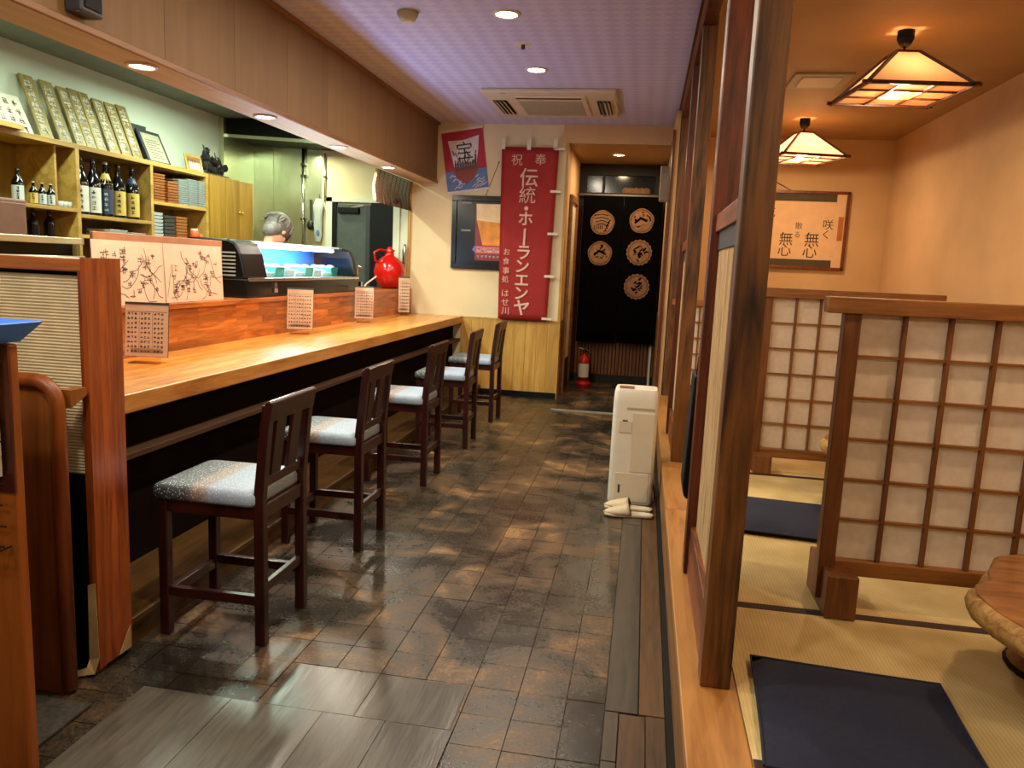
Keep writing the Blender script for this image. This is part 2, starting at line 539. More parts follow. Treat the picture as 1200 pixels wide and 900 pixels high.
class MB:
    def __init__(self):
        self.v = []
        self.f = []

    def add(self, vs, fs):
        o = len(self.v)
        self.v += [Vector(p) for p in vs]
        self.f += [tuple(i + o for i in f) for f in fs]
        return self

    def box(self, x0, x1, y0, y1, z0, z1):
        return self.add([(x0, y0, z0), (x1, y0, z0), (x1, y1, z0), (x0, y1, z0), (x0, y0, z1), (x1, y0, z1), (x1, y1, z1), (x0, y1, z1)],
                        [(0, 3, 2, 1), (4, 5, 6, 7), (0, 1, 5, 4), (1, 2, 6, 5), (2, 3, 7, 6), (3, 0, 4, 7)])

    def hexa(self, lo, hi):
        """eight corners: four below, four above"""
        return self.add(list(lo) + list(hi), [(0, 3, 2, 1), (4, 5, 6, 7), (0, 1, 5, 4), (1, 2, 6, 5), (2, 3, 7, 6), (3, 0, 4, 7)])

    def bar(self, p0, p1, w, h, up=(0, 0, 1)):
        p0, p1 = Vector(p0), Vector(p1)
        d = (p1 - p0).normalized()
        u = Vector(up)
        s = d.cross(u)
        if s.length < 1e-4:
            s = d.cross(Vector((0, 1, 0)))
        s.normalize()
        u = s.cross(d).normalized()
        q = [(-w / 2, -h / 2), (w / 2, -h / 2), (w / 2, h / 2), (-w / 2, h / 2)]
        return self.add([p0 + s * a + u * b for a, b in q] + [p1 + s * a + u * b for a, b in q],
                        [(0, 1, 2, 3), (7, 6, 5, 4), (0, 4, 5, 1), (1, 5, 6, 2), (2, 6, 7, 3), (3, 7, 4, 0)])

    def prism(self, poly, a0, a1, plane='xy'):
        n = len(poly)

        def mk(p, a):
            if plane == 'xy':
                return (p[0], p[1], a)
            if plane == 'xz':
                return (p[0], a, p[1])
            return (a, p[0], p[1])
        vs = [mk(p, a0) for p in poly] + [mk(p, a1) for p in poly]
        fs = [tuple(range(n))[::-1], tuple(range(n, 2 * n))] + [(i, (i + 1) % n, n + (i + 1) % n, n + i) for i in range(n)]
        return self.add(vs, fs)

    def tube(self, pts, r, n=8, caps=True):
        pts = [Vector(p) for p in pts]
        rs = r if isinstance(r, (list, tuple)) else [r] * len(pts)
        vs = []
        fs = []
        prev = None
        for i, p in enumerate(pts):
            d = (pts[min(i + 1, len(pts) - 1)] - pts[max(i - 1, 0)]).normalized()
            if prev is None:
                s = d.cross(Vector((0, 0, 1)))
                if s.length < 1e-3:
                    s = d.cross(Vector((1, 0, 0)))
            else:
                s = prev - d * prev.dot(d)
            s.normalize()
            prev = s
            u = d.cross(s)
            for k in range(n):
                t = 2 * PI * k / n
                vs.append(p + (s * math.cos(t) + u * math.sin(t)) * rs[i])
        for i in range(len(pts) - 1):
            for k in range(n):
                fs.append((i * n + k, i * n + (k + 1) % n, (i + 1) * n + (k + 1) % n, (i + 1) * n + k))
        if caps:
            fs.append(tuple(range(n))[::-1])
            fs.append(tuple(range((len(pts) - 1) * n, len(pts) * n)))
        return self.add(vs, fs)

    def lathe(self, c, prof, n=20, a0=0.0, a1=2 * PI):
        c = Vector(c)
        full = abs(a1 - a0 - 2 * PI) < 1e-6
        m = n if full else n + 1
        vs = []
        fs = []
        for r, z in prof:
            for k in range(m):
                t = a0 + (a1 - a0) * k / n
                vs.append(c + Vector((math.cos(t) * r, math.sin(t) * r, z)))
        for i in range(len(prof) - 1):
            for k in range(n):
                k2 = (k + 1) % m
                fs.append((i * m + k, i * m + k2, (i + 1) * m + k2, (i + 1) * m + k))
        if full:
            if prof[0][0] > 1e-5:
                fs.append(tuple(range(m))[::-1])
            if prof[-1][0] > 1e-5:
                fs.append(tuple(range((len(prof) - 1) * m, len(prof) * m)))
        return self.add(vs, fs)

    def ball(self, c, r, n=12, m=8, sc=(1, 1, 1)):
        c = Vector(c)
        vs = [c + Vector((0, 0, -r * sc[2]))]
        fs = []
        for i in range(1, m):
            t = -PI / 2 + PI * i / m
            for k in range(n):
                a = 2 * PI * k / n
                vs.append(c + Vector((math.cos(t) * math.cos(a) * r * sc[0], math.cos(t) * math.sin(a) * r * sc[1], math.sin(t) * r * sc[2])))
        vs.append(c + Vector((0, 0, r * sc[2])))
        for k in range(n):
            fs.append((0, 1 + (k + 1) % n, 1 + k))
            fs.append((len(vs) - 1, 1 + (m - 2) * n + k, 1 + (m - 2) * n + (k + 1) % n))
        for i in range(m - 2):
            for k in range(n):
                fs.append((1 + i * n + k, 1 + i * n + (k + 1) % n, 1 + (i + 1) * n + (k + 1) % n, 1 + (i + 1) * n + k))
        return self.add(vs, fs)

    def xf(self, mat):
        self.v = [mat @ p for p in self.v]
        return self

    def turn(self, ang, c=(0, 0, 0), axis='Z'):
        c = Vector(c)
        return self.xf(Matrix.Translation(c) @ Matrix.Rotation(ang, 4, axis) @ Matrix.Translation(-c))

    def build(self, name, mat, parent=None, at=None, smooth=False, bevel=0, seg=2, kind=None, label=None):
        me = bpy.data.meshes.new(name)
        o = bpy.data.objects.new(name, me)
        off = Vector((0, 0, 0))
        if parent is not None:
            p = parent
            while p is not None:
                off += p.location
                p = p.parent
        elif at is not None:
            off = Vector(at)
            o.location = off
        me.from_pydata([tuple(p - off) for p in self.v], [], self.f)
        me.update()
        me.materials.append(M[mat] if isinstance(mat, str) else mat)
        if smooth:
            for p in me.polygons:
                p.use_smooth = True
        COL.objects.link(o)
        if parent is not None:
            o.parent = parent
        if bevel:
            b = o.modifiers.new('bevel', 'BEVEL')
            b.width = bevel
            b.segments = seg
            b.limit_method = 'ANGLE'
            b.angle_limit = 0.6
        if kind:
            o['kind'] = kind
        if label:
            o['label'] = label
        return o


def bx(*a):
    return MB().box(*a)


def thing(name, label, cat, loc=(0, 0, 0), group=None):
    o = bpy.data.objects.new(name, None)
    o.empty_display_size = 0.05
    o.location = loc
    COL.objects.link(o)
    return tag(o, label, cat, group)


def tag(o, label, cat, group=None):
    o['label'] = label
    o['category'] = cat
    if group:
        o['group'] = group
    return o


def struct(o):
    o['kind'] = 'structure'
    return o


def dup(o, loc=None, rotz=None, label=None, group=None, parent=None):
    c = o.copy()
    COL.objects.link(c)
    if parent is not None:
        c.parent = parent
    if loc is not None:
        c.location = loc
    if rotz is not None:
        c.rotation_euler = (0, 0, rotz)
    if label:
        c['label'] = label
    if group:
        c['group'] = group
    for ch in list(o.children):
        dup(ch, parent=c)
    return c


def smooth_angle(o, a=0.6):
    for p in o.data.polygons:
        p.use_smooth = True
    o.data.set_sharp_from_angle(angle=a)
    return o


class Plane:
    """a flat sheet: point(u, v) in metres from its lower left corner, n outwards"""

    def __init__(self, o, u, v):
        self.o, self.u, self.v = Vector(o), Vector(u).normalized(), Vector(v).normalized()
        self.n = self.u.cross(self.v).normalized()

    def p(self, a, b, h=0.0):
        return self.o + self.u * a + self.v * b + self.n * h

    def quad(self, mb, a0, a1, b0, b1, h0, h1):
        mb.hexa([self.p(a0, b0, h0), self.p(a1, b0, h0), self.p(a1, b1, h0), self.p(a0, b1, h0)],
                [self.p(a0, b0, h1), self.p(a1, b0, h1), self.p(a1, b1, h1), self.p(a0, b1, h1)])

    def poly(self, mb, pts, h0, h1):
        n = len(pts)
        mb.add([self.p(a, b, h0) for a, b in pts] + [self.p(a, b, h1) for a, b in pts],
               [tuple(range(n))[::-1], tuple(range(n, 2 * n))] + [(i, (i + 1) % n, n + (i + 1) % n, n + i) for i in range(n)])

    def stroke(self, mb, pts, w, h):
        """a flat brush line through the points"""
        q = [Vector((a, b)) for a, b in pts]
        vs = []
        for i, a in enumerate(q):
            d = (q[min(i + 1, len(q) - 1)] - q[max(i - 1, 0)])
            if d.length < 1e-6:
                d = Vector((1, 0))
            d.normalize()
            s = Vector((-d.y, d.x)) * w / 2
            vs += [self.p(a.x - s.x, a.y - s.y, h), self.p(a.x + s.x, a.y + s.y, h)]
        mb.add(vs, [(2 * i, 2 * i + 2, 2 * i + 3, 2 * i + 1) for i in range(len(q) - 1)])

    def glyph(self, mb, a, b, s, w, h, r):
        """one handwritten character of size s at (a, b): a few brush strokes"""
        for k in range(r.randint(2, 4)):
            y = b + s * (0.15 + 0.7 * r.random())
            x0 = a + s * 0.1 * r.random()
            x1 = a + s * (0.7 + 0.25 * r.random())
            self.stroke(mb, [(x0, y), ((x0 + x1) / 2, y + s * 0.06 * r.uniform(-1, 1)), (x1, y + s * 0.08 * r.uniform(-1, 1))], w, h)
        for k in range(r.randint(1, 3)):
            x = a + s * (0.2 + 0.6 * r.random())
            self.stroke(mb, [(x, b + s * r.uniform(0.7, 1.0)), (x + s * 0.1 * r.uniform(-1, 1), b + s * 0.5), (x + s * 0.25 * r.uniform(-1, 1), b + s * r.uniform(0, 0.2))], w, h)


def text(body, size, plane, a, b, mat, parent, h=0.002, name='lettering', weight=0.0):
    """a printed character (or word) centred on (a, b) of a sheet"""
    c = bpy.data.curves.new(name, 'FONT')
    c.body = body
    c.size = size
    c.align_x = 'CENTER'
    c.align_y = 'CENTER'
    c.offset = weight
    t = bpy.data.objects.new(name, c)
    COL.objects.link(t)
    me = bpy.data.meshes.new_from_object(t.evaluated_get(bpy.context.evaluated_depsgraph_get()))
    bpy.data.objects.remove(t)
    xs = [v.co.x for v in me.vertices]
    ys = [v.co.y for v in me.vertices]
    cx, cy = (min(xs) + max(xs)) / 2, (min(ys) + max(ys)) / 2
    off = Vector((0, 0, 0))
    p = parent
    while p is not None:
        off += p.location
        p = p.parent
    for v in me.vertices:
        v.co = plane.p(a + v.co.x - cx, b + v.co.y - cy, h) - off
    me.materials.clear()
    me.materials.append(M[mat])
    o = bpy.data.objects.new(name, me)
    COL.objects.link(o)
    o.parent = parent
    return o


def rrect(x0, x1, y0, y1, r, n=5, corners=(1, 1, 1, 1)):
    out = []
    for (cx, cy, a, on) in ((x1 - r, y1 - r, 0, corners[0]), (x0 + r, y1 - r, PI / 2, corners[1]), (x0 + r, y0 + r, PI, corners[2]), (x1 - r, y0 + r, 1.5 * PI, corners[3])):
        if on:
            for k in range(n + 1):
                t = a + PI / 2 * k / n
                out.append((cx + r * math.cos(t), cy + r * math.sin(t)))
        else:
            sx, sy = (1 if a in (0, 1.5 * PI) else -1), (1 if a in (0, PI / 2) else -1)
            out.append((cx + r * sx, cy + r * sy))
    return out


# ------------------------------------------------------------------ SETTING
YB = 7.95      # back wall of the aisle and kitchen
XC = -1.88     # counter front edge
floor = struct(bx(-5.0, 0.6, -2.0, 9.6, -0.10, -0.006).build('floor', 'mortar'))
# tiles: the rows that can be picked apart are single objects, the rest is one mesh
P_ = 0.155
tile_me = None
X0 = -0.775 - P_ * 6
rest = MB()
nt_ = 0
for j in range(0, 52):
    for i in range(0, 11):
        x = X0 + i * P_
        y = 1.50 + j * P_
        xb = min(x + P_, -0.034)
        if xb - x < 0.03:
            continue
        if nt_ < 286 and i < 11:
            if tile_me is None:
                o = bx(0.0015, P_ - 0.0015, 0.0015, P_ - 0.0015, -0.006, 0).build('tile', 'tile', bevel=0)
                tile_me = o.data
            else:
                o = bpy.data.objects.new('tile', tile_me)
                COL.objects.link(o)
            o.parent = floor
            o.location = (x, y, rnd.uniform(-0.0012, 0.0))
            o.rotation_euler = (rnd.uniform(-.003, .003), rnd.uniform(-.003, .003), rnd.uniform(-.003, .003))
            if x + P_ > -0.03:
                o.scale = ((-0.034 - x) / P_, 1, 1)
            nt_ += 1
        else:
            rest.box(x + 0.0015, xb - 0.0015, y + 0.0015, y + P_ - 0.0015, -0.006, rnd.uniform(-0.0012, 0.0))
rest.build('far_tiles', 'tile', floor, kind='stuff')
# floor beyond the tiled field
bx(-0.82, 0.16, 7.27, 7.31, -0.006, 0.012).build('threshold_strip', 'grey', floor)
# planks along the platform
for (x0, x1, y0, y1, mm) in ((-0.031, 0.068, 2.235, 4.05, 'greyplank'), (-0.031, 0.068, 4.055, 7.2, 'greyplank'), (0.072, 0.150, 2.24, 4.6, 'floorplank'), (0.072, 0.150, 4.605, 7.2, 'floorplank'),
                             (0.012, 0.090, 0.9, 2.228, 'floorplank'), (0.093, 0.150, 0.9, 2.234, 'floorplank'), (-0.031, 0.009, 0.9, 1.98, 'greyplank'), (-0.031, 0.009, 1.985, 2.228, 'greyplank')):
    bx(x0, x1, y0, y1, -0.006, 0.001 if mm == 'floorplank' else 0.004).build('floor_plank', mm, floor, bevel=0.001, seg=1)
# vinyl planks laid over the worn tiles
for (x0, x1, y0, y1) in ((-1.06, -0.772, 2.02, 2.262), (-0.77, -0.475, 2.02, 2.262), (-1.46, -1.165, 1.55, 2.018), (-1.163, -0.868, 1.50, 2.018), (-0.866, -0.672, 1.45, 2.018), (-0.670, -0.468, 1.45, 2.018),
                         (-1.163, -0.868, 1.0, 1.498), (-0.866, -0.672, 0.95, 1.448), (-0.670, -0.468, 0.95, 1.448)):
    bx(x0, x1, y0, y1, 0.0002, 0.0035).build('vinyl_plank', 'vinyl', floor)

# main ceiling
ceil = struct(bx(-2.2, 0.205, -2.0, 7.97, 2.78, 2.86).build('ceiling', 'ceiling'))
bx(0.19, 0.215, -2.0, 7.97, 2.768, 2.785).build('edge_strip', 'post', ceil)
hallc = struct(bx(-0.9, 0.30, 7.95, 9.5, 2.60, 2.68).build('ceiling', 'ceilp'))
struct(bx(-0.9, 0.30, 7.93, 7.95, 2.60, 2.80).build('lintel', 'tanplaster'))
zc = struct(bx(0.205, 2.5, 0.2, 8.6, 2.765, 2.85).build('ceiling', 'ceilp'))
kc = struct(bx(-4.35, -2.43, 0.5, 8.0, 2.69, 2.75).build('ceiling', 'kceil'))

# beam over the counter
beam = struct(bx(-2.43, -2.212, 0.0, YB, 2.19, 2.80).build('beam', 'beampanel'))
yy = 0.3
while yy < YB - 0.05:
    y2 = min(yy + 0.605, YB - 0.003)
    bx(-2.212, -2.2045, yy, y2 - 0.003, 2.205, 2.765).build('panel', 'beampanel', beam)
    yy = y2
bx(-2.212, -2.193, 0.0, YB, 2.176, 2.205).build('lower_trim', 'trim', beam, bevel=0.003)
bx(-2.212, -2.180, 0.0, YB, 2.755, 2.781).build('upper_trim', 'trim', beam, bevel=0.003)
for k, (y0, y1) in enumerate(((0.0, 1.9), (1.905, 3.8), (3.805, 5.7), (5.705, YB))):
    bx(-2.43, -2.212, y0, y1, 2.18, 2.19).build('soffit_board', 'underside', beam)

# back wall
wb = struct(bx(-4.35, -0.85, YB, YB + 0.12, 0.0, 2.80).build('wall_back', 'plaster'))
x = -1.895
while x < -0.86:
    x2 = min(x + 0.116, -0.852)
    bx(x, x2 - 0.002, YB - 0.014, YB, 0.06, 0.80).build('wainscot_board', 'wainscot', wb)
    x = x2
bx(-1.895, -0.852, YB - 0.018, YB, 0.80, 0.815).build('wainscot_cap', 'wainscot', wb)
bx(-1.895, -0.852, YB - 0.02, YB, 0.0, 0.06).build('skirting', 'black', wb)
for (x0, x1) in ((-4.34, -4.02), (-4.015, -3.70), (-3.695, -3.47)):
    bx(x0, x1, YB - 0.006, YB, 0.9, 2.69).build('steel_panel', 'steel', wb)
# hall walls
wl = struct(bx(-0.95, -0.85, YB + 0.12, 9.5, 0, 2.8).build('wall_left', 'tanplaster'))
bx(-0.87, -0.842, YB - 0.012, YB + 0.06, 0.0, 2.78).build('corner_post', 'wainscot', wl)
bx(-0.85, -0.835, YB + 0.06, 8.3, 0.0, 0.82).build('wainscot_panel', 'fascia', wl)
d2 = struct(bx(-0.852, -0.842, 8.38, 9.0, 0.35, 2.08).build('door_2', 'plaster'))
for (y0, y1, z0, z1) in ((8.32, 8.38, 0, 2.14), (9.0, 9.06, 0, 2.14), (8.38, 9.0, 2.08, 2.14)):
    bx(-0.85, -0.815, y0, y1, z0, z1).build('door_frame', 'trim', d2)
bx(-0.852, -0.838, 8.38, 9.0, 0.0, 0.35).build('kick_panel', 'darkwood', d2)
MB().ball((-0.83, 8.46, 1.0), 0.022).build('door_knob', 'yellow', d2, smooth=True)
wr = struct(bx(0.17, 0.212, 7.12, 9.5, 0, 2.765).build('wall_right', 'tanplaster'))
bx(0.155, 0.175, 7.1, 7.35, 0.0, 2.6).build('corner_post', 'post', wr)
bx(0.155, 0.175, 7.75, 7.85, 0.0, 2.6).build('corner_post', 'trim', wr)
bx(0.16, 0.172, 7.35, 9.4, 0.0, 0.9).build('wainscot_panel', 'fascia', wr)
# sliding door of dark slats at the end of the hall, window over it
d1 = struct(bx(-0.85, 0.17, 9.42, 9.46, 0.0, 2.22).build('door_1', 'darkwood'))
x = -0.84
while x < 0.16:
    bx(x, x + 0.03, 9.40, 9.42, 0.10, 2.1).build('slat', 'board', d1)
    x += 0.042
bx(-0.85, 0.17, 9.395, 9.42, 0.0, 0.10).build('bottom_rail', 'darkwood', d1)
bx(0.10, 0.125, 9.33, 9.36, 0.0, 0.52).build('door_jamb', 'white', d1)
we = struct(bx(-0.95, 0.28, 9.46, 9.55, 0, 2.8).build('wall_front', 'darkwood'))
wt = struct(bx(-0.78, 0.05, 9.42, 9.44, 2.27, 2.47).build('window_1', 'lcd'))
for (x0, x1, z0, z1) in ((-0.85, 0.17, 2.47, 2.60), (-0.85, 0.17, 2.22, 2.27), (-0.85, -0.76, 2.27, 2.47), (0.04, 0.17, 2.27, 2.47), (-0.58, -0.55, 2.27, 2.47)):
    bx(x0, x1, 9.38, 9.45, z0, z1).build('window_frame', 'darkwood', wt)
for k in range(5):
    MB().ball((-0.30 + 0.06 * k, 9.40, 2.29), 0.05, 8, 6, (1, .4, 1)).build('leaf_pattern', 'crest', wt)

# kitchen walls
wk = struct(bx(-4.37, -4.25, 0.5, YB + 0.1, 0, 2.76).build('wall_kitchen', 'kplaster'))
for (y0, y1) in ((7.30, 7.62), (7.625, 7.94)):
    bx(-4.25, -4.243, y0, y1, 0.9, 2.69).build('steel_panel', 'steel', wk)
bx(-4.25, -4.20, 7.26, 7.31, 0.0, 2.69).build('corner_strip', 'steel', wk)
# kitchen door
d3 = struct(bx(-3.30, -2.90, YB - 0.03, YB - 0.005, 0.02, 1.93).build('door_3', 'doorgrey'))
for (x0, x1, z0, z1, mm) in ((-3.40, -3.335, 0, 2.0, 'kplaster'), (-2.655, -2.585, 0, 2.0, 'kplaster'), (-3.40, -2.585, 1.955, 2.0, 'kplaster'), (-3.335, -3.285, 0, 1.955, 'black'), (-2.90, -2.655, 0, 1.955, 'black'), (-2.955, -2.91, 0.02, 1.93, 'darkgrey')):
    bx(x0, x1, YB - 0.045, YB - 0.002, z0, z1).build('door_frame', mm, d3)
bx(-3.26, -3.03, YB - 0.075, YB - 0.03, 1.84, 1.90).build('door_closer', 'black', d3, bevel=0.004)
MB().bar((-3.14, YB - 0.06, 1.89), (-2.98, YB - 0.05, 1.925), 0.02, 0.012).build('closer_arm', 'chrome', d3)
bx(-2.82, -2.70, YB - 0.05, YB - 0.04, 1.05, 1.32).build('notice', 'darkgrey', d3)
bx(-2.585, -2.50, YB - 0.02, YB, 0.0, 2.2).build('trim_1', 'kplaster')['kind'] = 'structure'
bx(-2.50, -2.47, YB - 0.03, YB, 0.0, 2.18).build('trim_2', 'wainscot')['kind'] = 'structure'

# tatami side
TZ = 0.25
plat = struct(bx(0.185, 2.5, 0.2, 8.6, 0.0, 0.20).build('platform', 'fascia'))
for k, (y0, y1) in enumerate(((0.2, 3.6), (3.603, 7.10))):
    bx(0.168, 0.186, y0, y1, 0.045, 0.215).build('fascia_board', 'fascia', plat, bevel=0.002)
    bx(0.166, 0.318, y0, y1, 0.215, TZ).build('sill_board', 'sill', plat, bevel=0.004)
bx(0.152, 0.186, 0.2, 7.1, 0.0, 0.045).build('baseboard', 'black', plat)
struct(bx(2.36, 2.5, 0.2, 8.6, 0, 2.85).build('wall_right', 'tanplaster'))
struct(bx(0.28, 2.5, 8.46, 8.58, 0, 2.85).build('wall_back', 'tanplaster'))
struct(bx(2.352, 2.36, 0.2, 8.46, 0.2, 0.30).build('baseboard_right', 'shoji'))


def screen_wall(y0):
    """post, post, reed panel between them with rails"""
    t = struct(bx(0.219, 0.299, y0, y0 + 0.085, TZ, 2.77).build('partition', 'postgrain', bevel=0.004))
    bx(0.212, 0.304, y0 + 0.80, y0 + 0.885, TZ, 2.77).build('post', 'post', t, bevel=0.004)
    bx(0.228, 0.288, y0 + 0.085, y0 + 0.80, 1.50, 1.56).build('top_rail', 'rail_y', t, bevel=0.003)
    bx(0.226, 0.288, y0 + 0.085, y0 + 0.80, TZ, 0.435).build('bottom_rail', 'rail_y', t, bevel=0.003)
    bx(0.240, 0.280, y0 + 0.085, y0 + 0.80, 1.44, 1.50).build('reed_edge', 'darkgrey', t)
    bx(0.250, 0.268, y0 + 0.085, y0 + 0.80, 0.435, 1.50).build('reed_backing', 'reedback', t)
    r = MB()
    n = 72
    for k in range(n):
        y = y0 + 0.09 + 0.705 * (k + 0.5) / n
        r.tube([(0.249 + rnd.uniform(-.001, .001), y, 0.436), (0.249 + rnd.uniform(-.001, .001), y + rnd.uniform(-.002, .002), 1.44)], 0.0046, 5)
    r.build('reeds', 'reed', t, kind='stuff')
    return t


M['reed'] = wood('dried reed', 'a08258', 'c8a87a', 'z', 18, 0.7, 0, 0.2)
M['reedback'] = plain('reed backing', '8a6c48', 0.9)
for y0 in (2.0, 4.55, 7.10):
    screen_wall(y0)
struct(bx(0.215, 0.285, 0.2, 7.9, 2.70, 2.765).build('beam', 'post'))

# ------------------------------------------------------------------ COUNTER
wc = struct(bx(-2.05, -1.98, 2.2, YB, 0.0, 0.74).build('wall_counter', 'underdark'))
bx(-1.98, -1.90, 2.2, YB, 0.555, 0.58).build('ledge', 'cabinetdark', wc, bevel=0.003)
fr = thing('footrest', 'long low wooden footrest board running along the floor under the counter', 'footrest', (-1.8, 2.3, 0))
bx(-1.978, -1.655, 2.22, YB - 0.03, 0.075, 0.10).build('top_board', 'step', fr, bevel=0.004)
bx(-1.978, -1.665, 2.22, YB - 0.03, 0.0, 0.075).build('riser', 'step', fr)
ct = thing('counter', 'long orange laminated wood counter top along the bar stools', 'counter', (XC, 2.2, 0.745))
bx(-2.52, XC - 0.03, 2.21, YB, 0.745, 0.795).build('core_board', 'counter_edge', ct)
nrow = 9
wrow = (2.52 - 0.03 + XC) / nrow
for i in range(nrow):
    xa = -2.52 + i * wrow
    y = 2.21 - rnd.uniform(0, 0.6)
    while y < YB:
        y2 = max(y + rnd.uniform(0.45, 0.9), 2.3)
        bx(xa, xa + wrow - 0.0006, max(y, 2.21), min(y2, YB) - 0.0006, 0.795, 0.8148 + rnd.uniform(0, 0.0003)).build('stave', 'counter', ct)
        y = y2
bx(XC - 0.03, XC, 2.21, YB, 0.742, 0.8155).build('edge_board', 'counter_edge', ct, bevel=0.005)
us = thing('counter_upstand', 'raised ledge of laminated wood blocks behind the counter top', 'ledge', (-2.52, 2.2, 0))
bx(-2.95, -2.535, 2.22, YB - 0.05, 0.1, 1.045).build('core', 'upstand', us)
for i in range(5):
    z0 = 0.8155 + i * 0.0458
    y = 2.2 - rnd.uniform(0, 0.4)
    while y < YB - 0.06:
        y2 = max(y + rnd.uniform(0.22, 0.5), 2.3)
        bx(-2.535, -2.52, max(y, 2.22), min(y2, YB - 0.05) - 0.0006, z0, z0 + 0.0453).build('stave', 'upstand', us)
        y = y2
bx(-2.97, -2.505, 2.22, YB - 0.05, 1.045, 1.075).build('cap_board', 'upstand', us, bevel=0.004)
bx(-2.505, -2.44, YB - 0.07, YB - 0.035, 0.8155, 1.085).build('end_block', 'counter_edge', us)

# ------------------------------------------------------------------ partition at the near end of the counter
pw = struct(bx(-2.9, -1.652, 2.10, 2.205, 0.0, 1.28).build('partition', 'darkwood'))
for k in range(3):
    bx(-1.652, -1.636, 2.05 + 0.0527 * k, 2.05 + 0.0527 * (k + 1) - 0.0005, 0.02, 1.322).build('end_board', 'lamin', pw)
bx(-1.664, -1.652, 2.052, 2.10, 0.0, 1.28).build('frame_post', 'lamin', pw)
bx(-2.9, -1.653, 2.052, 2.206, 1.28, 1.32).build('top_rail', 'lamin_x', pw, bevel=0.004)
cr_ = MB()
z = 0.655
while z < 1.272:
    cr_.tube([(-2.85, 2.083, z), (-1.665, 2.083, z)], 0.0052, 6)
    z += 0.0098
cr_.build('corrugated_sheet', 'reedsheet' if 'reedsheet' in M else plain('corrugated sheet', 'd8c69c', 0.7), pw, kind='stuff')
bx(-2.85, -1.666, 2.075, 2.084, 0.0, 0.65).build('dark_panel', 'black', pw)
tp = MB()
tp.add([(-1.665, 2.046, 0.30), (-1.64, 2.046, 0.31), (-1.632, 2.044, 0.06), (-1.668, 2.044, 0.05), (-1.640, 2.03, 0.012), (-1.70, 2.01, 0.004), (-1.76, 2.0, 0.02), (-1.765, 2.0, 0.045), (-1.70, 2.015, 0.02), (-1.668, 2.03, 0.03)],
       [(0, 1, 2, 3), (3, 2, 4, 9), (9, 4, 5, 8), (8, 5, 6, 7)])
tp.add([(-1.634, 2.14, 0.02), (-1.634, 2.20, 0.02), (-1.634, 2.198, 0.10)], [(0, 1, 2)])
o = tp.build('peeled_tape', 'tape', pw, label='cream tape peeling off the foot of the post')
sd = o.modifiers.new('solid', 'SOLIDIFY')
sd.thickness = 0.002

# rounded brown board leaning against it
bd = thing('wooden_board', 'tall brown board with rounded top corners leaning on the ribbed partition', 'board', (-1.8, 1.95, 0))
poly = rrect(-2.29, -1.655, 0.0, 0.965, 0.07, 6, (1, 1, 0, 0))
MB().prism(poly, 1.925, 1.955, 'xz').turn(math.radians(-1), (-1.655, 1.94, 0), 'X').build('panel', 'board', bd)
rim = [(x, 1.94, z) for x, z in poly if not (z < 0.01)]
rim = [(-1.655, 1.94, 0.012)] + rim + [(-2.29, 1.94, 0.012)]
MB().tube(rim, 0.022, 10).build('rounded_rim', 'cabinet', bd, smooth=True)
MB().prism([(1.965, 0.885), (2.03, 0.915), (2.03, 0.938), (1.965, 0.938)], -1.665, -1.63, 'yz').build('wall_bracket', 'board', bd)
mt = tag(bx(-1.95, -1.54, 1.62, 1.885, 0.001, 0.012).build('floor_mat', 'mat', at=(-1.75, 1.75, 0), bevel=0.003), 'small dark grey floor mat lying beside the brown board', 'mat')

# cabinet at the left edge with a tray and a wire rack
cb = thing('side_cabinet', 'brown wooden cabinet at the near end with a wire rack on its front', 'cabinet', (-1.9, 1.585, 0))
bx(-2.4, -1.468, 1.575, 1.605, 0.0, 1.118).build('body', 'cabinet', cb, bevel=0.006)
bx(-2.4, -1.466, 1.570, 1.576, 0.76, 1.118).build('upper_panel', 'post', cb)
wrk = MB()
for k in range(9):
    z = 1.045 - 0.052 * k
    wrk.tube([(-1.75, 1.535, z), (-1.470 + 0.008 * (k % 2), 1.535, z + 0.004)], 0.0022, 5)
for xx in (-1.75, -1.62, -1.487):
    wrk.tube([(xx, 1.537, 1.07), (xx, 1.537, 0.62)], 0.0022, 5)
    wrk.tube([(xx, 1.537, 0.62), (xx, 1.572, 0.62)], 0.0022, 5)
wrk.build('wire_rack', 'black', cb)
np_ = thing('folded_newspaper', 'folded newspaper standing in the wire rack on the brown cabinet', 'newspaper', (-1.6, 1.555, 0.80))
bx(-1.74, -1.490, 1.545, 1.562, 0.80, 1.10).build('sheet', 'paper', np_)
pl = Plane((-1.74, 1.545, 0.80), (1, 0, 0), (0, 0, 1))
sc_ = MB()
r_ = random.Random(3)
for i in range(7):
    for j in range(6):
        pl.glyph(sc_, 0.01 + i * 0.034, 0.03 + j * 0.042, 0.028, 0.004, 0.0006, r_)
sc_.build('print', 'ink', np_)
tr = thing('blue_tray', 'blue plastic tray lying on the brown cabinet at the near end', 'tray', (-1.9, 1.585, 1.12))
a_ = [(-2.3, 1.50), (-1.485, 1.50), (-1.485, 1.63), (-2.3, 1.63)]
b_ = [(-2.34, 1.47), (-1.445, 1.47), (-1.445, 1.66), (-2.34, 1.66)]
MB().hexa([(x, y, 1.1195) for x, y in a_], [(x, y, 1.124) for x, y in a_]).build('base', 'blue', tr)
wl_ = MB()
for k in range(4):
    p, q = a_[k], a_[(k + 1) % 4]
    p2, q2 = b_[k], b_[(k + 1) % 4]
    wl_.add([(p[0], p[1], 1.1195), (q[0], q[1], 1.1195), (q2[0], q2[1], 1.168), (p2[0], p2[1], 1.168)], [(0, 1, 2, 3)])
o = wl_.build('rim', 'blue', tr)
o.modifiers.new('solid', 'SOLIDIFY').thickness = 0.004

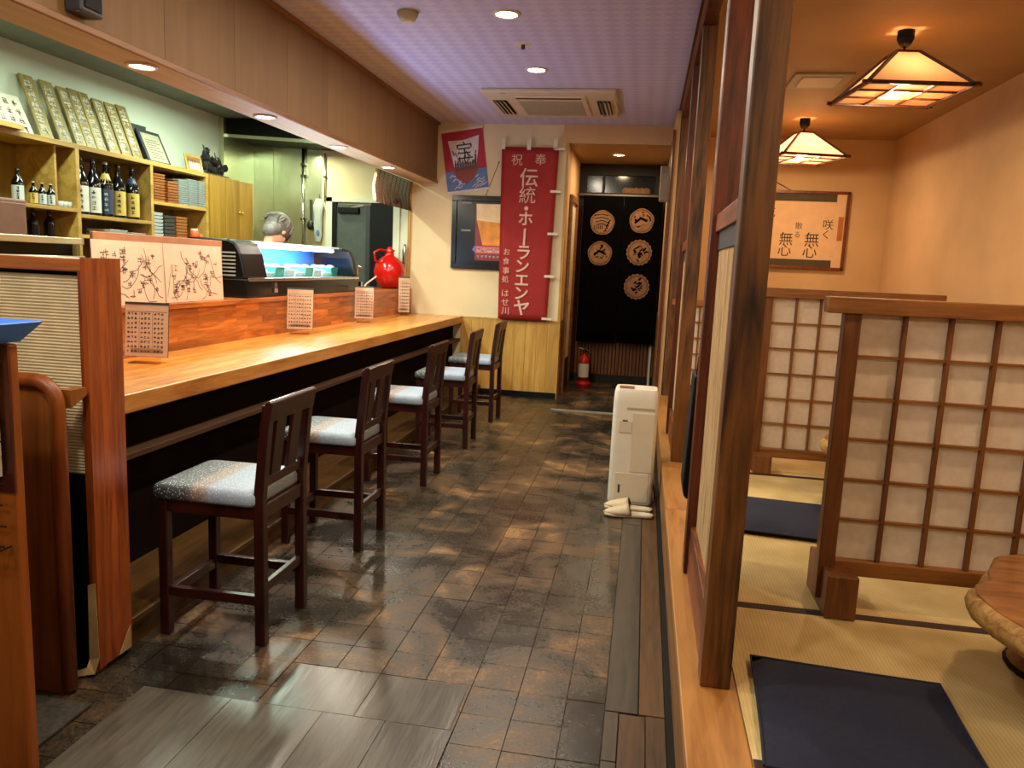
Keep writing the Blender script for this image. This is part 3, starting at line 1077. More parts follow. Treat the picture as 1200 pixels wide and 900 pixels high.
# ------------------------------------------------------------------ BAR STOOLS
def make_stool():
    t = thing('bar_stool', 'dark wooden bar stool', 'stool', (0, 0, 0), 'bar stools along the counter')
    # local: back towards +X, counter towards -X; 0.39 deep, 0.37 wide
    for s in (-1, 1):
        y = s * 0.157
        bx(-0.198, -0.163, y - 0.0175, y + 0.0175, 0.0, 0.505).build('leg', 'stool', t, bevel=0.004)
        rear = MB()
        prof = [(0.165, 0.0), (0.203, 0.0), (0.198, 0.54), (0.222, 0.80), (0.232, 0.855), (0.197, 0.86), (0.190, 0.80), (0.163, 0.54)]
        rear.prism(prof, y - 0.0175, y + 0.0175, 'xz')
        rear.build('leg', 'stool', t, bevel=0.003)
        bx(-0.163, 0.165, y - 0.012, y + 0.012, 0.145, 0.180).build('side_rung', 'stool', t, bevel=0.003)
        bx(-0.163, 0.165, y - 0.012, y + 0.012, 0.455, 0.505).build('side_apron', 'stool', t, bevel=0.003)
    bx(-0.193, -0.168, -0.14, 0.14, 0.125, 0.165).build('front_rung', 'stool', t, bevel=0.003)
    bx(0.172, 0.192, -0.14, 0.14, 0.185, 0.220).build('back_rung', 'stool', t, bevel=0.003)
    bx(-0.193, -0.17, -0.14, 0.14, 0.455, 0.505).build('front_apron', 'stool', t, bevel=0.003)
    bx(0.170, 0.192, -0.14, 0.14, 0.455, 0.505).build('back_apron', 'stool', t, bevel=0.003)
    # padded seat
    st = MB()
    ring = []
    outer = rrect(-0.215, 0.175, -0.190, 0.190, 0.03, 4)
    for (ins, z) in ((0.004, 0.505), (0.0, 0.515), (0.0, 0.540), (0.008, 0.553), (0.03, 0.560), (0.09, 0.564)):
        ring.append([(x * (1 - ins / 0.195), y * (1 - ins / 0.19), z) for x, y in outer])
    n = len(outer)
    vs = [p for r in ring for p in r]
    fs = [tuple(range(n))[::-1]] + [(i * n + k, i * n + (k + 1) % n, (i + 1) * n + (k + 1) % n, (i + 1) * n + k) for i in range(len(ring) - 1) for k in range(n)]
    fs.append(tuple(range((len(ring) - 1) * n, len(ring) * n)))
    st.add(vs, fs)
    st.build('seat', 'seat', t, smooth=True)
    # back: top rail, lower rail, two slats with a gap
    tr_ = MB()
    tr_.prism([(0.198, 0.80), (0.224, 0.80), (0.236, 0.868), (0.222, 0.876), (0.206, 0.865)], -0.1755, 0.1755, 'xz')
    tr_.build('top_rail', 'stool', t, bevel=0.004)
    MB().prism([(0.168, 0.565), (0.190, 0.565), (0.193, 0.60), (0.170, 0.60)], -0.14, 0.14, 'xz').build('lower_rail', 'stool', t, bevel=0.003)
    for y in (-0.062, 0.062):
        MB().prism([(0.176, 0.595), (0.190, 0.595), (0.216, 0.81), (0.203, 0.81)], y - 0.036, y + 0.036, 'xz').build('back_slat', 'stool', t, bevel=0.002)
    return t


st0 = make_stool()
st_lab = ['dark wooden stool with speckled seat standing beside the laminated partition end',
          'second dark wooden stool along the counter from the laminated partition end',
          'third, middle one of the five dark wooden stools at the counter',
          'fourth dark wooden stool along the counter, one short of the wainscot wall',
          'dark wooden stool farthest along the counter, closest to the wainscot wall']
for k, (x, y, a) in enumerate(((-1.425, 2.515, 0.0), (-1.43, 3.455, 0.0), (-1.44, 4.575, 0.0), (-1.432, 5.63, 0.02), (-1.432, 6.64, -0.02))):
    o = st0 if k == 0 else dup(st0)
    o.location = (x, y, 0)
    o.rotation_euler = (0, 0, a)
    o['label'] = st_lab[k]

# ------------------------------------------------------------------ LIGHT FITTINGS
def downlight(loc, r, label, power, group, col=WARM):
    t = thing('downlight', label, 'light', loc, group)
    x, y, z = loc
    MB().lathe(loc, [(r * 0.82, -0.002), (r * 0.9, -0.012), (r * 1.12, -0.008), (r * 1.15, 0.0)], 24).build('trim_ring', 'white', t, smooth=True)
    MB().lathe(loc, [(0.0001, -0.006), (r * 0.84, -0.006), (r * 0.84, -0.001)], 24).build('diffuser', 'bulb', t)
    lamp('bulb', 'AREA', (x, y, z - 0.03), power, col, r * 1.6, parent=t)
    return t


ordn = ['first', 'second', 'third', 'fourth']
for k, y in enumerate((3.31, 4.465, 5.59, 6.73)):
    downlight((-2.312, y, 2.18), 0.062, '%s round downlight under the beam, counting from the near end' % ordn[k], LAMPS['beam'], 'downlights under the beam')
downlight((-0.885, 4.57, 2.78), 0.072, 'large round ceiling light in front of the sprinkler head', LAMPS['ceiling'], 'aisle ceiling lights')
downlight((-0.885, 5.80, 2.78), 0.072, 'round ceiling light between sprinkler head and air conditioner', LAMPS['ceiling'], 'aisle ceiling lights')
downlight((-0.372, 8.62, 2.60), 0.066, 'round ceiling light in the hall before the black curtain', LAMPS['hall'], 'aisle ceiling lights', AMBER)

sd_ = thing('smoke_detector', 'beige round smoke detector on the patterned ceiling near the beam', 'detector', (-1.46, 4.53, 2.78))
MB().lathe((-1.46, 4.53, 2.78), [(0.03, -0.05), (0.045, -0.045), (0.06, -0.02), (0.062, 0.0)], 24).build('body', 'grille', sd_, smooth=True)
MB().lathe((-1.46, 4.53, 2.78), [(0.0001, -0.056), (0.028, -0.056), (0.03, -0.048)], 16).build('cap', 'offwhite', sd_)
sp_ = thing('sprinkler_head', 'small sprinkler head set in the ceiling between the two lights', 'sprinkler', (-0.885, 5.18, 2.78))
MB().lathe((-0.885, 5.18, 2.78), [(0.028, -0.004), (0.055, -0.003), (0.058, 0.0)], 20).build('plate', 'white', sp_)
MB().lathe((-0.885, 5.18, 2.78), [(0.0001, -0.03), (0.012, -0.03), (0.012, -0.004), (0.026, -0.003)], 12).build('nozzle', 'darksteel', sp_)

# ------------------------------------------------------------------ CEILING AIR CONDITIONER
ac = thing('air_conditioner', 'cream ceiling air conditioner cassette with central grille', 'air conditioner', (-0.88, 6.95, 2.78))
AX0, AX1, AY0, AY1, AZ = -1.43, -0.335, 6.38, 7.38, 2.745
bx(AX0, AX1, AY0, AY1, AZ, 2.78).build('panel', 'offwhite', ac, bevel=0.012)
bx(-1.20, -0.58, AY0 + 0.12, AY1 - 0.1, AZ - 0.012, AZ).build('grille_frame', 'offwhite', ac, bevel=0.004)
bx(-1.16, -0.62, AY0 + 0.26, AY1 - 0.14, AZ - 0.010, AZ - 0.0125).build('filter', 'grille', ac)
for k in range(16):
    y = AY0 + 0.28 + k * 0.036
    bx(-1.15, -0.63, y, y + 0.014, AZ - 0.018, AZ - 0.0125).build('grille_slat', 'grille', ac)
bx(-1.16, -0.62, AY0 + 0.155, AY0 + 0.195, AZ - 0.0135, AZ - 0.0115).build('slot', 'black', ac)
for (x0, x1, mm) in ((-1.385, -1.265, 'grille'), (-0.50, -0.39, 'black')):
    bx(x0, x1, AY0 + 0.30, AY1 - 0.14, AZ - 0.003, AZ + 0.001).build('air_outlet', 'black', ac)
    for k in range(3):
        xx = x0 + 0.012 + k * (x1 - x0 - 0.02) / 3
        MB().prism([(xx, AZ - 0.002), (xx + 0.03, AZ - 0.022), (xx + 0.033, AZ - 0.020), (xx + 0.004, AZ)], AY0 + 0.31, AY1 - 0.15, 'xz').build('louver', 'grille' if k or mm == 'grille' else 'darkgrey', ac)
bx(-1.27, -1.23, AY0 + 0.02, AY0 + 0.05, AZ - 0.003, AZ).build('emblem', 'grey', ac)

# ------------------------------------------------------------------ PENDANT LAMPS
def pendant(loc, rot, label, paper='shade'):
    t = thing('pendant_lamp', label, 'lamp', (0, 0, 0), 'shaded paper lamps on the tatami side')
    # local: z=0 at ceiling
    MB().lathe((0, 0, 0), [(0.02, -0.085), (0.035, -0.07), (0.045, -0.045), (0.045, 0.0)], 16).build('ceiling_cap', 'black', t)
    MB().lathe((0, 0, 0), [(0.008, -0.12), (0.008, -0.08)], 8).build('stem', 'black', t)
    MB().lathe((0, 0, 0), [(0.03, -0.135), (0.03, -0.125), (0.012, -0.105), (0.008, -0.10)], 12).build('socket_cap', 'black', t)
    a, b, zt, zb = 0.064, 0.28, -0.125, -0.345
    for k in range(4):
        ct_, st_ = [(1, 0), (0, 1), (-1, 0), (0, -1)][k]

        def R_(x, y, z):
            return (x * ct_ - y * st_, x * st_ + y * ct_, z)
        MB().add([R_(b - .006, -b + .006, zb), R_(b - .006, b - .006, zb), R_(a - .004, a - .004, zt), R_(a - .004, -a + .004, zt)], [(0, 1, 2, 3)]).build('shade_panel', paper, t)
        MB().bar(R_(b + .012, b + .012, zb - 0.008), R_(a, a, zt), 0.016, 0.016).build('hip_bar', 'post', t)
        MB().bar(R_(b, -b - .03, zb), R_(b, b + .03, zb), 0.018, 0.020).build('bottom_bar', 'post', t)
        MB().bar(R_(a, -a, zt), R_(a, a, zt), 0.012, 0.012).build('top_bar', 'post', t)
    for k in (-1, 1):
        MB().bar((k * b / 3, -b, zb), (k * b / 3, b, zb), 0.010, 0.012).build('lattice_bar', 'post', t)
        MB().bar((-b, k * b / 3, zb), (b, k * b / 3, zb), 0.010, 0.012).build('lattice_bar', 'post', t)
    for i in range(3):
        for j in range(3):
            if (i, j) == (1, 1):
                continue
            c3 = b * 2 / 3
            x0, y0 = -b + c3 * i, -b + c3 * j
            MB().add([(x0 + .006, y0 + .006, zb + .004), (x0 + c3 - .006, y0 + .006, zb + .004), (x0 + c3 - .006, y0 + c3 - .006, zb + .004), (x0 + .006, y0 + c3 - .006, zb + .004)], [(0, 1, 2, 3)]).build('shade_panel', paper, t)
    MB().ball((0, 0, -0.205), 0.045, 16, 10).build('bulb', 'warmbulb', t, smooth=True)
    lamp('bulb', 'POINT', (0, 0, -0.335), LAMPS['pendant'], AMBER, 0.06, parent=t)
    t.location = loc
    t.rotation_euler = (0, 0, rot)
    return t


M['warmbulb'] = emit('glowing bulb', 'ffc070', 7)
pendant((1.355, 4.89, 2.765), math.radians(6), 'paper lattice pendant lamp hanging nearer the shoji screen with the long top rail')
pendant((1.30, 7.43, 2.765), math.radians(14), 'bright paper pendant lamp hanging in front of the framed calligraphy', 'shade_bright')
pendant((1.34, 2.15, 2.765), 0, 'paper pendant lamp hanging over the live edge table')
vt = thing('ceiling_vent', 'square vent panel in the tan ceiling between the two lamps', 'vent', (1.12, 6.03, 2.765))
bx(0.925, 1.32, 5.82, 6.25, 2.752, 2.765).build('frame', 'grille', vt, bevel=0.004)
bx(0.99, 1.255, 5.89, 6.18, 2.747, 2.752).build('cover', 'offwhite', vt, bevel=0.002)

# ------------------------------------------------------------------ TATAMI AND CUSHIONS
def tatami(x0, x1, y0, y1, along, label):
    t = thing('tatami_mat', label, 'mat', ((x0 + x1) / 2, (y0 + y1) / 2, 0.2), 'tatami mats on the platform')
    g = 0.002
    bx(x0 + g, x1 - g, y0 + g, y1 - g, 0.2, TZ).build('weave', 'tatami', t)
    w = 0.045
    if along == 'x':
        bs = ((x0 + g, x1 - g, y0 + g, y0 + w), (x0 + g, x1 - g, y1 - w, y1 - g))
    else:
        bs = ((x0 + g, x0 + w, y0 + g, y1 - g), (x1 - w, x1 - g, y0 + g, y1 - g))
    for b in bs:
        bx(b[0], b[1], b[2], b[3], TZ, TZ + 0.0012).build('edge_band', 'band', t)


tatami(0.318, 2.352, 0.75, 1.66, 'y', 'tatami mat under the near end of the navy cushion')
tatami(0.318, 2.352, 1.66, 2.60, 'x', 'tatami mat under the live edge table, ending in a dark band')
tatami(0.318, 1.33, 2.60, 4.40, 'y', 'tatami mat under the smaller looking navy cushion')
tatami(1.33, 2.352, 2.60, 4.40, 'y', 'tatami mat behind the shoji screen beside the right wall')
tatami(0.318, 2.352, 4.40, 5.35, 'x', 'tatami mat under the feet of the farther shoji screen')
tatami(0.318, 2.352, 5.35, 6.90, 'y', 'tatami mat beyond the farther shoji screen')
tatami(0.318, 2.352, 6.90, 8.455, 'y', 'tatami mat along the back wall below the calligraphy')


def cushion(cx, cy, w, d, rot, label):
    t = thing('floor_cushion', label, 'cushion', (cx, cy, TZ), 'navy floor cushions')
    n = 14
    vs = []
    fs = []
    for side in (1, 0):
        for i in range(n + 1):
            for j in range(n + 1):
                u, v = i / n * 2 - 1, j / n * 2 - 1
                e = max(abs(u), abs(v))
                puff = (1 - abs(u) ** 4) * (1 - abs(v) ** 4)
                pinch = 1 - 0.035 * (1 - abs(u)) * (abs(v) > 0.99) - 0.0
                x = u * w / 2 * (1 - 0.03 * (1 - v * v))
                y = v * d / 2 * (1 - 0.03 * (1 - u * u))
                z = 0.018 + (0.028 * puff if side else -0.0165 * min(1, puff * 3))
                if side and 0:
                    z += 0
                z += 0.004 * math.sin(5 * u + 3 * v) * puff if side else 0
                vs.append((cx + x, cy + y, TZ + 0.001 + z))
    m = (n + 1) ** 2
    for i in range(n):
        for j in range(n):
            a = i * (n + 1) + j
            fs.append((a, a + n + 1, a + n + 2, a + 1))
            fs.append((m + a, m + a + 1, m + a + n + 2, m + a + n + 1))
    mb = MB().add(vs, fs)
    mb.turn(rot, (cx, cy, 0))
    mb.build('cover', 'navy', t, smooth=True)
    edge = [(cx - w / 2, cy - d / 2), (cx + w / 2, cy - d / 2), (cx + w / 2, cy + d / 2), (cx - w / 2, cy + d / 2)]
    pm = MB()
    pts = []
    for k in range(4):
        p, q = edge[k], edge[(k + 1) % 4]
        for s in range(6):
            f = s / 6
            bow = 0.03 * (1 - (2 * f - 1) ** 2) / 2
            mx_, my_ = p[0] + (q[0] - p[0]) * f, p[1] + (q[1] - p[1]) * f
            pts.append((mx_ + (cx - mx_) * bow, my_ + (cy - my_) * bow, TZ + 0.019))
    pts.append(pts[0])
    pm.tube(pts, 0.004, 6, False)
    pm.turn(rot, (cx, cy, 0))
    pm.build('piping', 'navy', t, smooth=True)
    return t


cushion(0.605, 1.90, 0.50, 0.52, math.radians(-4), 'large navy square cushion in front of the live edge table')
cushion(0.66, 3.58, 0.50, 0.54, math.radians(-6), 'navy square cushion lying between the two shoji screens')

# ------------------------------------------------------------------ SHOJI SCREENS
def shoji_screen(x0, y, ncol, cell, z_bot, nrow, cellz, label, feet=True):
    """free-standing screen: left post at x0, front face at y"""
    t = thing('shoji_screen', label, 'screen', (x0, y, TZ), 'low shoji screens on the tatami')
    pw_ = 0.052
    xr = x0 + pw_ + ncol * cell
    zt = z_bot + nrow * cellz
    bx(x0, x0 + pw_, y, y + 0.05, max(z_bot - 0.14, TZ + 0.003), zt + 0.02).build('post', 'shoji', t, bevel=0.003)
    bx(xr, xr + pw_, y, y + 0.05, max(z_bot - 0.14, TZ + 0.003), zt + 0.02).build('post', 'shoji', t, bevel=0.003)
    bx(x0 - 0.055, xr + pw_ + 0.055, y - 0.012, y + 0.062, zt + 0.0, zt + 0.052).build('top_rail', 'shoji_x', t, bevel=0.003)
    bx(x0 + pw_, xr, y + 0.004, y + 0.046, z_bot - 0.052, z_bot).build('bottom_rail', 'shoji_x', t, bevel=0.003)
    for k in range(1, ncol):
        xx = x0 + pw_ + k * cell
        bx(xx - 0.0055, xx + 0.0055, y + 0.010, y + 0.034, z_bot, zt).build('lattice_bar', 'shoji', t)
    for k in range(1, nrow):
        zz = z_bot + k * cellz
        bx(x0 + pw_, xr, y + 0.014, y + 0.032, zz - 0.0045, zz + 0.0045).build('lattice_bar', 'shoji_x', t)
    for i in range(ncol):
        for j in range(nrow):
            xx, zz = x0 + pw_ + i * cell, z_bot + j * cellz
            bx(xx + 0.0003, xx + cell - 0.0003, y + 0.034, y + 0.0355, zz + 0.0003, zz + cellz - 0.0003).build('paper_pane', 'shojipaper', t)
    if feet:
        for xx in (x0 - 0.004 + 0.018, xr + pw_ - 0.10):
            bx(xx, xx + 0.098, y - 0.085, y + 0.20, TZ + 0.002, z_bot - 0.026).build('foot', 'shoji', t, bevel=0.004)
    return t


shoji_screen(0.640, 2.62, 8, 0.1375, 0.425, 6, 0.1375, 'large shoji screen standing beside the live edge table')
shoji_screen(0.660, 4.50, 6, 0.1305, 0.385, 6, 0.1440, 'shoji screen standing behind the farther navy cushion')
shoji_screen(0.30, 6.90, 5, 0.135, 0.385, 5, 0.14, 'farthest shoji screen, glimpsed between the two wooden posts')

# ------------------------------------------------------------------ LIVE EDGE TABLE
tb = thing('low_table', 'low live edge wood slab table on a round pedestal', 'table', (1.32, 2.05, TZ))
out = [(.862, 2.03), (.885, 2.10), (.945, 2.15), (.965, 2.22), (1.02, 2.30), (1.06, 2.375), (1.13, 2.40), (1.25, 2.36), (1.45, 2.42), (1.7, 2.38), (1.86, 2.25), (1.92, 2.02), (1.82, 1.78), (1.62, 1.63), (1.38, 1.60), (1.2, 1.66), (1.05, 1.66), (.96, 1.72), (.90, 1.80), (.868, 1.92)]
n = len(out)
cx_, cy_ = 1.35, 2.02
rings = []
for (s, z) in ((0.88, 0.505), (0.965, 0.515), (1.0, 0.545), (0.985, 0.567), (0.955, 0.578)):
    rings.append([(cx_ + (x - cx_) * s, cy_ + (y - cy_) * s, z + 0.006 * math.sin(9 * x + 4 * y)) for x, y in out])
sl = MB()
vs = [p for r in rings for p in r]
fs = [tuple(range(n))[::-1]] + [(i * n + k, i * n + (k + 1) % n, (i + 1) * n + (k + 1) % n, (i + 1) * n + k) for i in range(len(rings) - 1) for k in range(n)]
sl.add(vs, fs)
o = sl.build('live_edge', 'bark', tb, smooth=True)
top = [(x, y) for x, y, z in rings[-1]]
MB().prism(top, 0.566, 0.583, 'xy').build('slab_top', 'slab', tb, bevel=0.004)
MB().lathe((1.285, 2.33, 0), [(0.145, TZ + 0.0025), (0.155, TZ + 0.02), (0.14, TZ + 0.035), (0.13, TZ + 0.08), (0.125, TZ + 0.18), (0.14, 0.515)], 24).build('pedestal', 'shoji', tb, smooth=True)
MB().lathe((1.285, 2.33, 0), [(0.16, TZ + 0.002), (0.165, TZ + 0.012), (0.15, TZ + 0.022)], 24).build('base_ring', 'black', tb)
MB().lathe((1.72, 1.95, 0), [(0.10, TZ + 0.0025), (0.11, TZ + 0.03), (0.09, TZ + 0.08), (0.12, 0.515)], 20).build('pedestal', 'post', tb, smooth=True)

t2 = dup(tb, label='low wood slab table standing between the two shoji screens')
t2.location = (1.32 + 0.045, 2.05 + 1.93, TZ)

# ------------------------------------------------------------------ FRAMED CALLIGRAPHY
SC = thing('framed_calligraphy', 'brown framed scroll of brush calligraphy hanging on the tan wall', 'picture', (1.4, 8.45, 1.47))
SY = 8.445
bx(0.72, 1.975, SY - 0.012, SY + 0.010, 1.468, 2.243).build('backing', 'scroll_paper', SC)
for (x0, x1, z0, z1) in ((0.72, 1.98, 2.222, 2.25), (0.72, 1.98, 1.46, 1.488), (1.955, 1.985, 1.46, 2.25), (0.715, 0.745, 1.46, 2.25)):
    bx(x0, x1, SY - 0.03, SY + 0.012, z0, z1).build('frame', 'brownframe', SC, bevel=0.003)
bx(0.745, 1.862, SY - 0.0135, SY - 0.012, 2.145, 2.222).build('band', 'scroll_band', SC)
bx(0.745, 1.862, SY - 0.0135, SY - 0.012, 1.488, 1.560).build('band', 'scroll_band', SC)
bx(1.895, 1.945, SY - 0.0145, SY - 0.012, 1.76, 2.0).build('patch', 'scroll_patch', SC)
MB().tube([(1.05, SY, 2.245), (1.235, SY + 0.005, 2.345), (1.42, SY, 2.245)], 0.004, 6).build('hanging_cord', 'brownframe', SC)
pl = Plane((0, SY - 0.012, 0), (1, 0, 0), (0, 0, 1))
for (ch, s, a, b) in (('無', .155, 1.655, 1.765), ('心', .15, 1.645, 1.645), ('咲', .11, 1.80, 1.92), ('く', .10, 1.785, 1.82), ('無', .145, 1.40, 1.765), ('心', .14, 1.395, 1.65), ('散', .075, 1.515, 1.90), ('る', .07, 1.505, 1.81), ('花', .11, 1.22, 2.03), ('は', .08, 1.225, 1.93)):
    text(ch, s, pl, a, b, 'ink', SC, 0.0006, 'brush_character')

# dark grey box on the same wall, and the black bag on the second post
pb = thing('wall_box', 'small dark grey box on the far tan wall between posts', 'box', (0.53, 8.45, 0.6))
bx(0.46, 0.64, 8.38, 8.458, 0.53, 0.80).build('case', 'darkgrey', pb, bevel=0.008)
bx(0.50, 0.58, 8.372, 8.38, 0.60, 0.76).build('handset', 'gloss_black', pb, bevel=0.005)
hb = thing('hanging_bag', 'slim black bag hanging on the back of the second wooden post', 'bag', (0.205, 2.93, 0.54))
pr = [(0.225, 0.53), (0.213, 0.505), (0.197, 0.52), (0.192, 0.56), (0.204, 0.98), (0.226, 0.985)]
bagp = MB()
bagp.prism([(x, z) for x, z in pr], 2.895, 3.06, 'xz')
bagp.build('body', 'black', hb, bevel=0.006)
MB().tube([(0.214, 2.93, 0.98), (0.216, 2.91, 1.05), (0.222, 2.889, 1.07)], 0.004, 6).build('strap', 'black', hb)

# ------------------------------------------------------------------ DEHUMIDIFIER, SLIPPERS
dh = thing('dehumidifier', 'tall white dehumidifier standing on the floor against the platform', 'dehumidifier', (0, 4.5, 0))
DY0, DY1 = 4.42, 4.62
body = rrect(-0.135, 0.125, DY0, DY1, 0.035, 5)
mb = MB()
n = len(body)
rg = []
for (s, z) in ((0.97, 0.004), (1.0, 0.02), (0.99, 0.60), (0.965, 0.665), (0.90, 0.685)):
    rg.append([(-0.005 + (x + 0.005) * s, 4.52 + (y - 4.52) * s, z) for x, y in body])
mb.add([p for r in rg for p in r], [tuple(range(n))[::-1]] + [(i * n + k, i * n + (k + 1) % n, (i + 1) * n + (k + 1) % n, (i + 1) * n + k) for i in range(4) for k in range(n)] + [tuple(range(4 * n, 5 * n))])
smooth_angle(mb.build('body', 'white', dh), 0.5)
bx(-0.105, -0.02, 4.44, 4.53, 0.684, 0.690).build('control_panel', 'board', dh, bevel=0.003)
bx(-0.055, 0.105, DY0 - 0.001, DY0 + 0.004, 0.565, 0.580).build('air_slot', 'grille', dh)
for (a0, a1, b0, b1, nm) in ((-0.095, -0.02, 0.43, 0.50, 'filter_door'), (-0.018, 0.108, 0.20, 0.55, 'front_panel'), (-0.098, 0.095, 0.02, 0.19, 'water_tank')):
    bx(a0, a1, DY0 - 0.004, DY0 + 0.004, b0, b1).build(nm, 'offwhite', dh, bevel=0.002)
bx(-0.078, -0.066, DY0 - 0.006, DY0, 0.07, 0.12).build('level_window', 'lcd', dh)
bx(-0.075, -0.045, DY0 - 0.006, DY0, 0.498, 0.504).build('latch', 'black', dh)
MB().tube([(0.125, 4.55, 0.10), (0.14, 4.55, 0.05), (0.142, 4.58, 0.008), (0.14, 4.9, 0.008)], 0.004, 6).build('power_cord', 'black', dh)


def slipper(x, y, rot, label):
    t = thing('slipper', label, 'slipper', (x, y, 0.0045), 'beige slippers')
    # toe towards -X
    prof = [(-0.135, 0.02), (-0.125, 0.038), (-0.09, 0.048), (-0.03, 0.046), (0.04, 0.036), (0.10, 0.036), (0.130, 0.028), (0.138, 0.0)]
    out_ = [(px, py) for px, py in prof] + [(px, -py) for px, py in reversed(prof)]
    m = MB().prism([(x + a, y + b) for a, b in out_], 0.0045, 0.018)
    m.turn(rot, (x, y, 0))
    m.build('sole', 'beige', t, bevel=0.004)
    up = MB()
    vs = []
    nx, na = 8, 8
    for i in range(nx + 1):
        f = i / nx
        px = -0.137 + 0.135 * f
        w = 0.047 * math.sin(min(1, f * 1.6 + 0.08) * PI / 2)
        hgt = 0.018 + 0.05 * (f ** 0.7)
        for k in range(na + 1):
            a = PI * k / na
            vs.append((x + px + 0.012 * (1 - math.sin(a)) * f, y + w * math.cos(a), 0.017 + (hgt - 0.017) * math.sin(a)))
    up.add(vs, [(i * (na + 1) + k, (i + 1) * (na + 1) + k, (i + 1) * (na + 1) + k + 1, i * (na + 1) + k + 1) for i in range(nx) for k in range(na)])
    up.turn(rot, (x, y, 0))
    o = up.build('upper', 'beige', t, smooth=True)
    o.modifiers.new('solid', 'SOLIDIFY').thickness = 0.004
    ins = MB().prism([(x + a * 0.9, y + b * 0.85) for a, b in out_ if a > -0.04] , 0.018, 0.020)
    ins.turn(rot, (x, y, 0))
    ins.build('insole', 'offwhite', t)
    lin_ = MB()
    pts = []
    for k in range(na + 1):
        a = PI * k / na
        pts.append((x - 0.002 + 0.012 * (1 - math.sin(a)), y + 0.047 * math.cos(a), 0.017 + 0.051 * math.sin(a)))
    lin_.tube(pts, 0.004, 6)
    lin_.turn(rot, (x, y, 0))
    lin_.build('opening_trim', 'black', t)


slipper(-0.005, 4.205, math.radians(3), 'beige slipper lying farther from the dehumidifier than its twin')
slipper(-0.01, 4.325, math.radians(-3), 'beige slipper tucked between its twin and the dehumidifier')
# ------------------------------------------------------------------ HALL CURTAIN
nr = thing('noren_curtain', 'black split doorway curtain printed with five tan round crests', 'curtain', (-0.3, 9.2, 0.5))
MB().tube([(-0.85, 9.2, 2.225), (0.168, 9.2, 2.225)], 0.011, 10).build('rod', 'grey', nr, smooth=True)
def cloth(x0, x1, z0, z1, y, amp, per, name, mat, parent, yoff=0.0):
    nx, nz = 26, 10
    vs = []
    for j in range(nz + 1):
        for i in range(nx + 1):
            u, w = i / nx, j / nz
            x = x0 + (x1 - x0) * u
            z = z1 + (z0 - z1) * w
            vs.append((x, y + yoff + amp * (0.3 + 0.7 * w) * math.sin(u * (x1 - x0) * per + 1.3 * w), z))
    o = MB().add(vs, [(j * (nx + 1) + i, (j + 1) * (nx + 1) + i, (j + 1) * (nx + 1) + i + 1, j * (nx + 1) + i + 1) for j in range(nz) for i in range(nx)]).build(name, mat, parent, smooth=True)
    o.modifiers.new('solid', 'SOLIDIFY').thickness = 0.003
    return o
pL = cloth(-0.775, -0.308, 0.505, 2.215, 9.2, 0.010, 16, 'cloth_panel', 'noren', nr)
pR = cloth(-0.300, 0.140, 0.515, 2.215, 9.2, 0.010, 17, 'cloth_panel', 'noren', nr)
rc = random.Random(11)
for (cx, cz, pan, kind) in ((-0.541, 1.909, pL, 0), (-0.09, 1.943, pR, 1), (-0.549, 1.554, pL, 1), (-0.095, 1.582, pR, 2), (-0.098, 1.187, pR, 2)):
    pts = []
    for k in range(36):
        t = 2 * PI * k / 36
        r = 0.140 + (0.012 * (k % 2) if kind == 2 else 0.003 * math.sin(5 * t))
        pts.append((cx + r * math.cos(t), cz + r * math.sin(t)))
    fl = Plane((0, 9.184, 0), (1, 0, 0), (0, 0, 1))
    mb = MB()
    fl.poly(mb, pts, 0, 0.002)
    mb.build('crest', 'crest', pan)
    ck = MB()
    ring = [(cx + 0.128 * math.cos(2 * PI * k / 30), cz + 0.128 * math.sin(2 * PI * k / 30)) for k in range(31)]
    fl.stroke(ck, ring, 0.005, 0.003)
    fl.stroke(ck, [(cx + 0.116 * math.cos(2 * PI * k / 30), cz + 0.116 * math.sin(2 * PI * k / 30)) for k in range(31)], 0.003, 0.003)
    if kind == 0:
        for k in range(4):
            fl.stroke(ck, [(cx - .10 + .012 * k, cz + .08 - .035 * k), (cx, cz + .095 - .035 * k), (cx + .07, cz + .08 - .04 * k)], 0.010, 0.003)
        for k in range(5):
            fl.stroke(ck, [(cx + .02 + .012 * k, cz - .10 + .025 * k), (cx + .055 + .01 * k, cz - .085 + .03 * k)], 0.014, 0.003)
            fl.stroke(ck, [(cx - .09 + .022 * k, cz - .03), (cx - .085 + .022 * k, cz - .075)], 0.009, 0.003)
    elif kind == 1:
        fl.stroke(ck, [(cx - .07, cz - .02), (cx - .01, cz + .03), (cx + .06, cz)], 0.03, 0.003)
        for k in range(20):
            a, r = rc.uniform(0, 2 * PI), rc.uniform(.04, .10)
            fl.stroke(ck, [(cx + r * math.cos(a), cz + r * math.sin(a)), (cx + r * math.cos(a + .3), cz + r * math.sin(a + .3))], rc.uniform(.006, .018), 0.003)
    else:
        for k in range(24):
            a, r = rc.uniform(0, 2 * PI), rc.uniform(0.0, 0.085)
            fl.stroke(ck, [(cx + r * math.cos(a), cz + r * math.sin(a)), (cx + r * math.cos(a) + .03, cz + r * math.sin(a) + rc.uniform(-.03, .03))], rc.uniform(.006, .020), 0.003)
    ck.build('crest_mark', 'noren', pan)

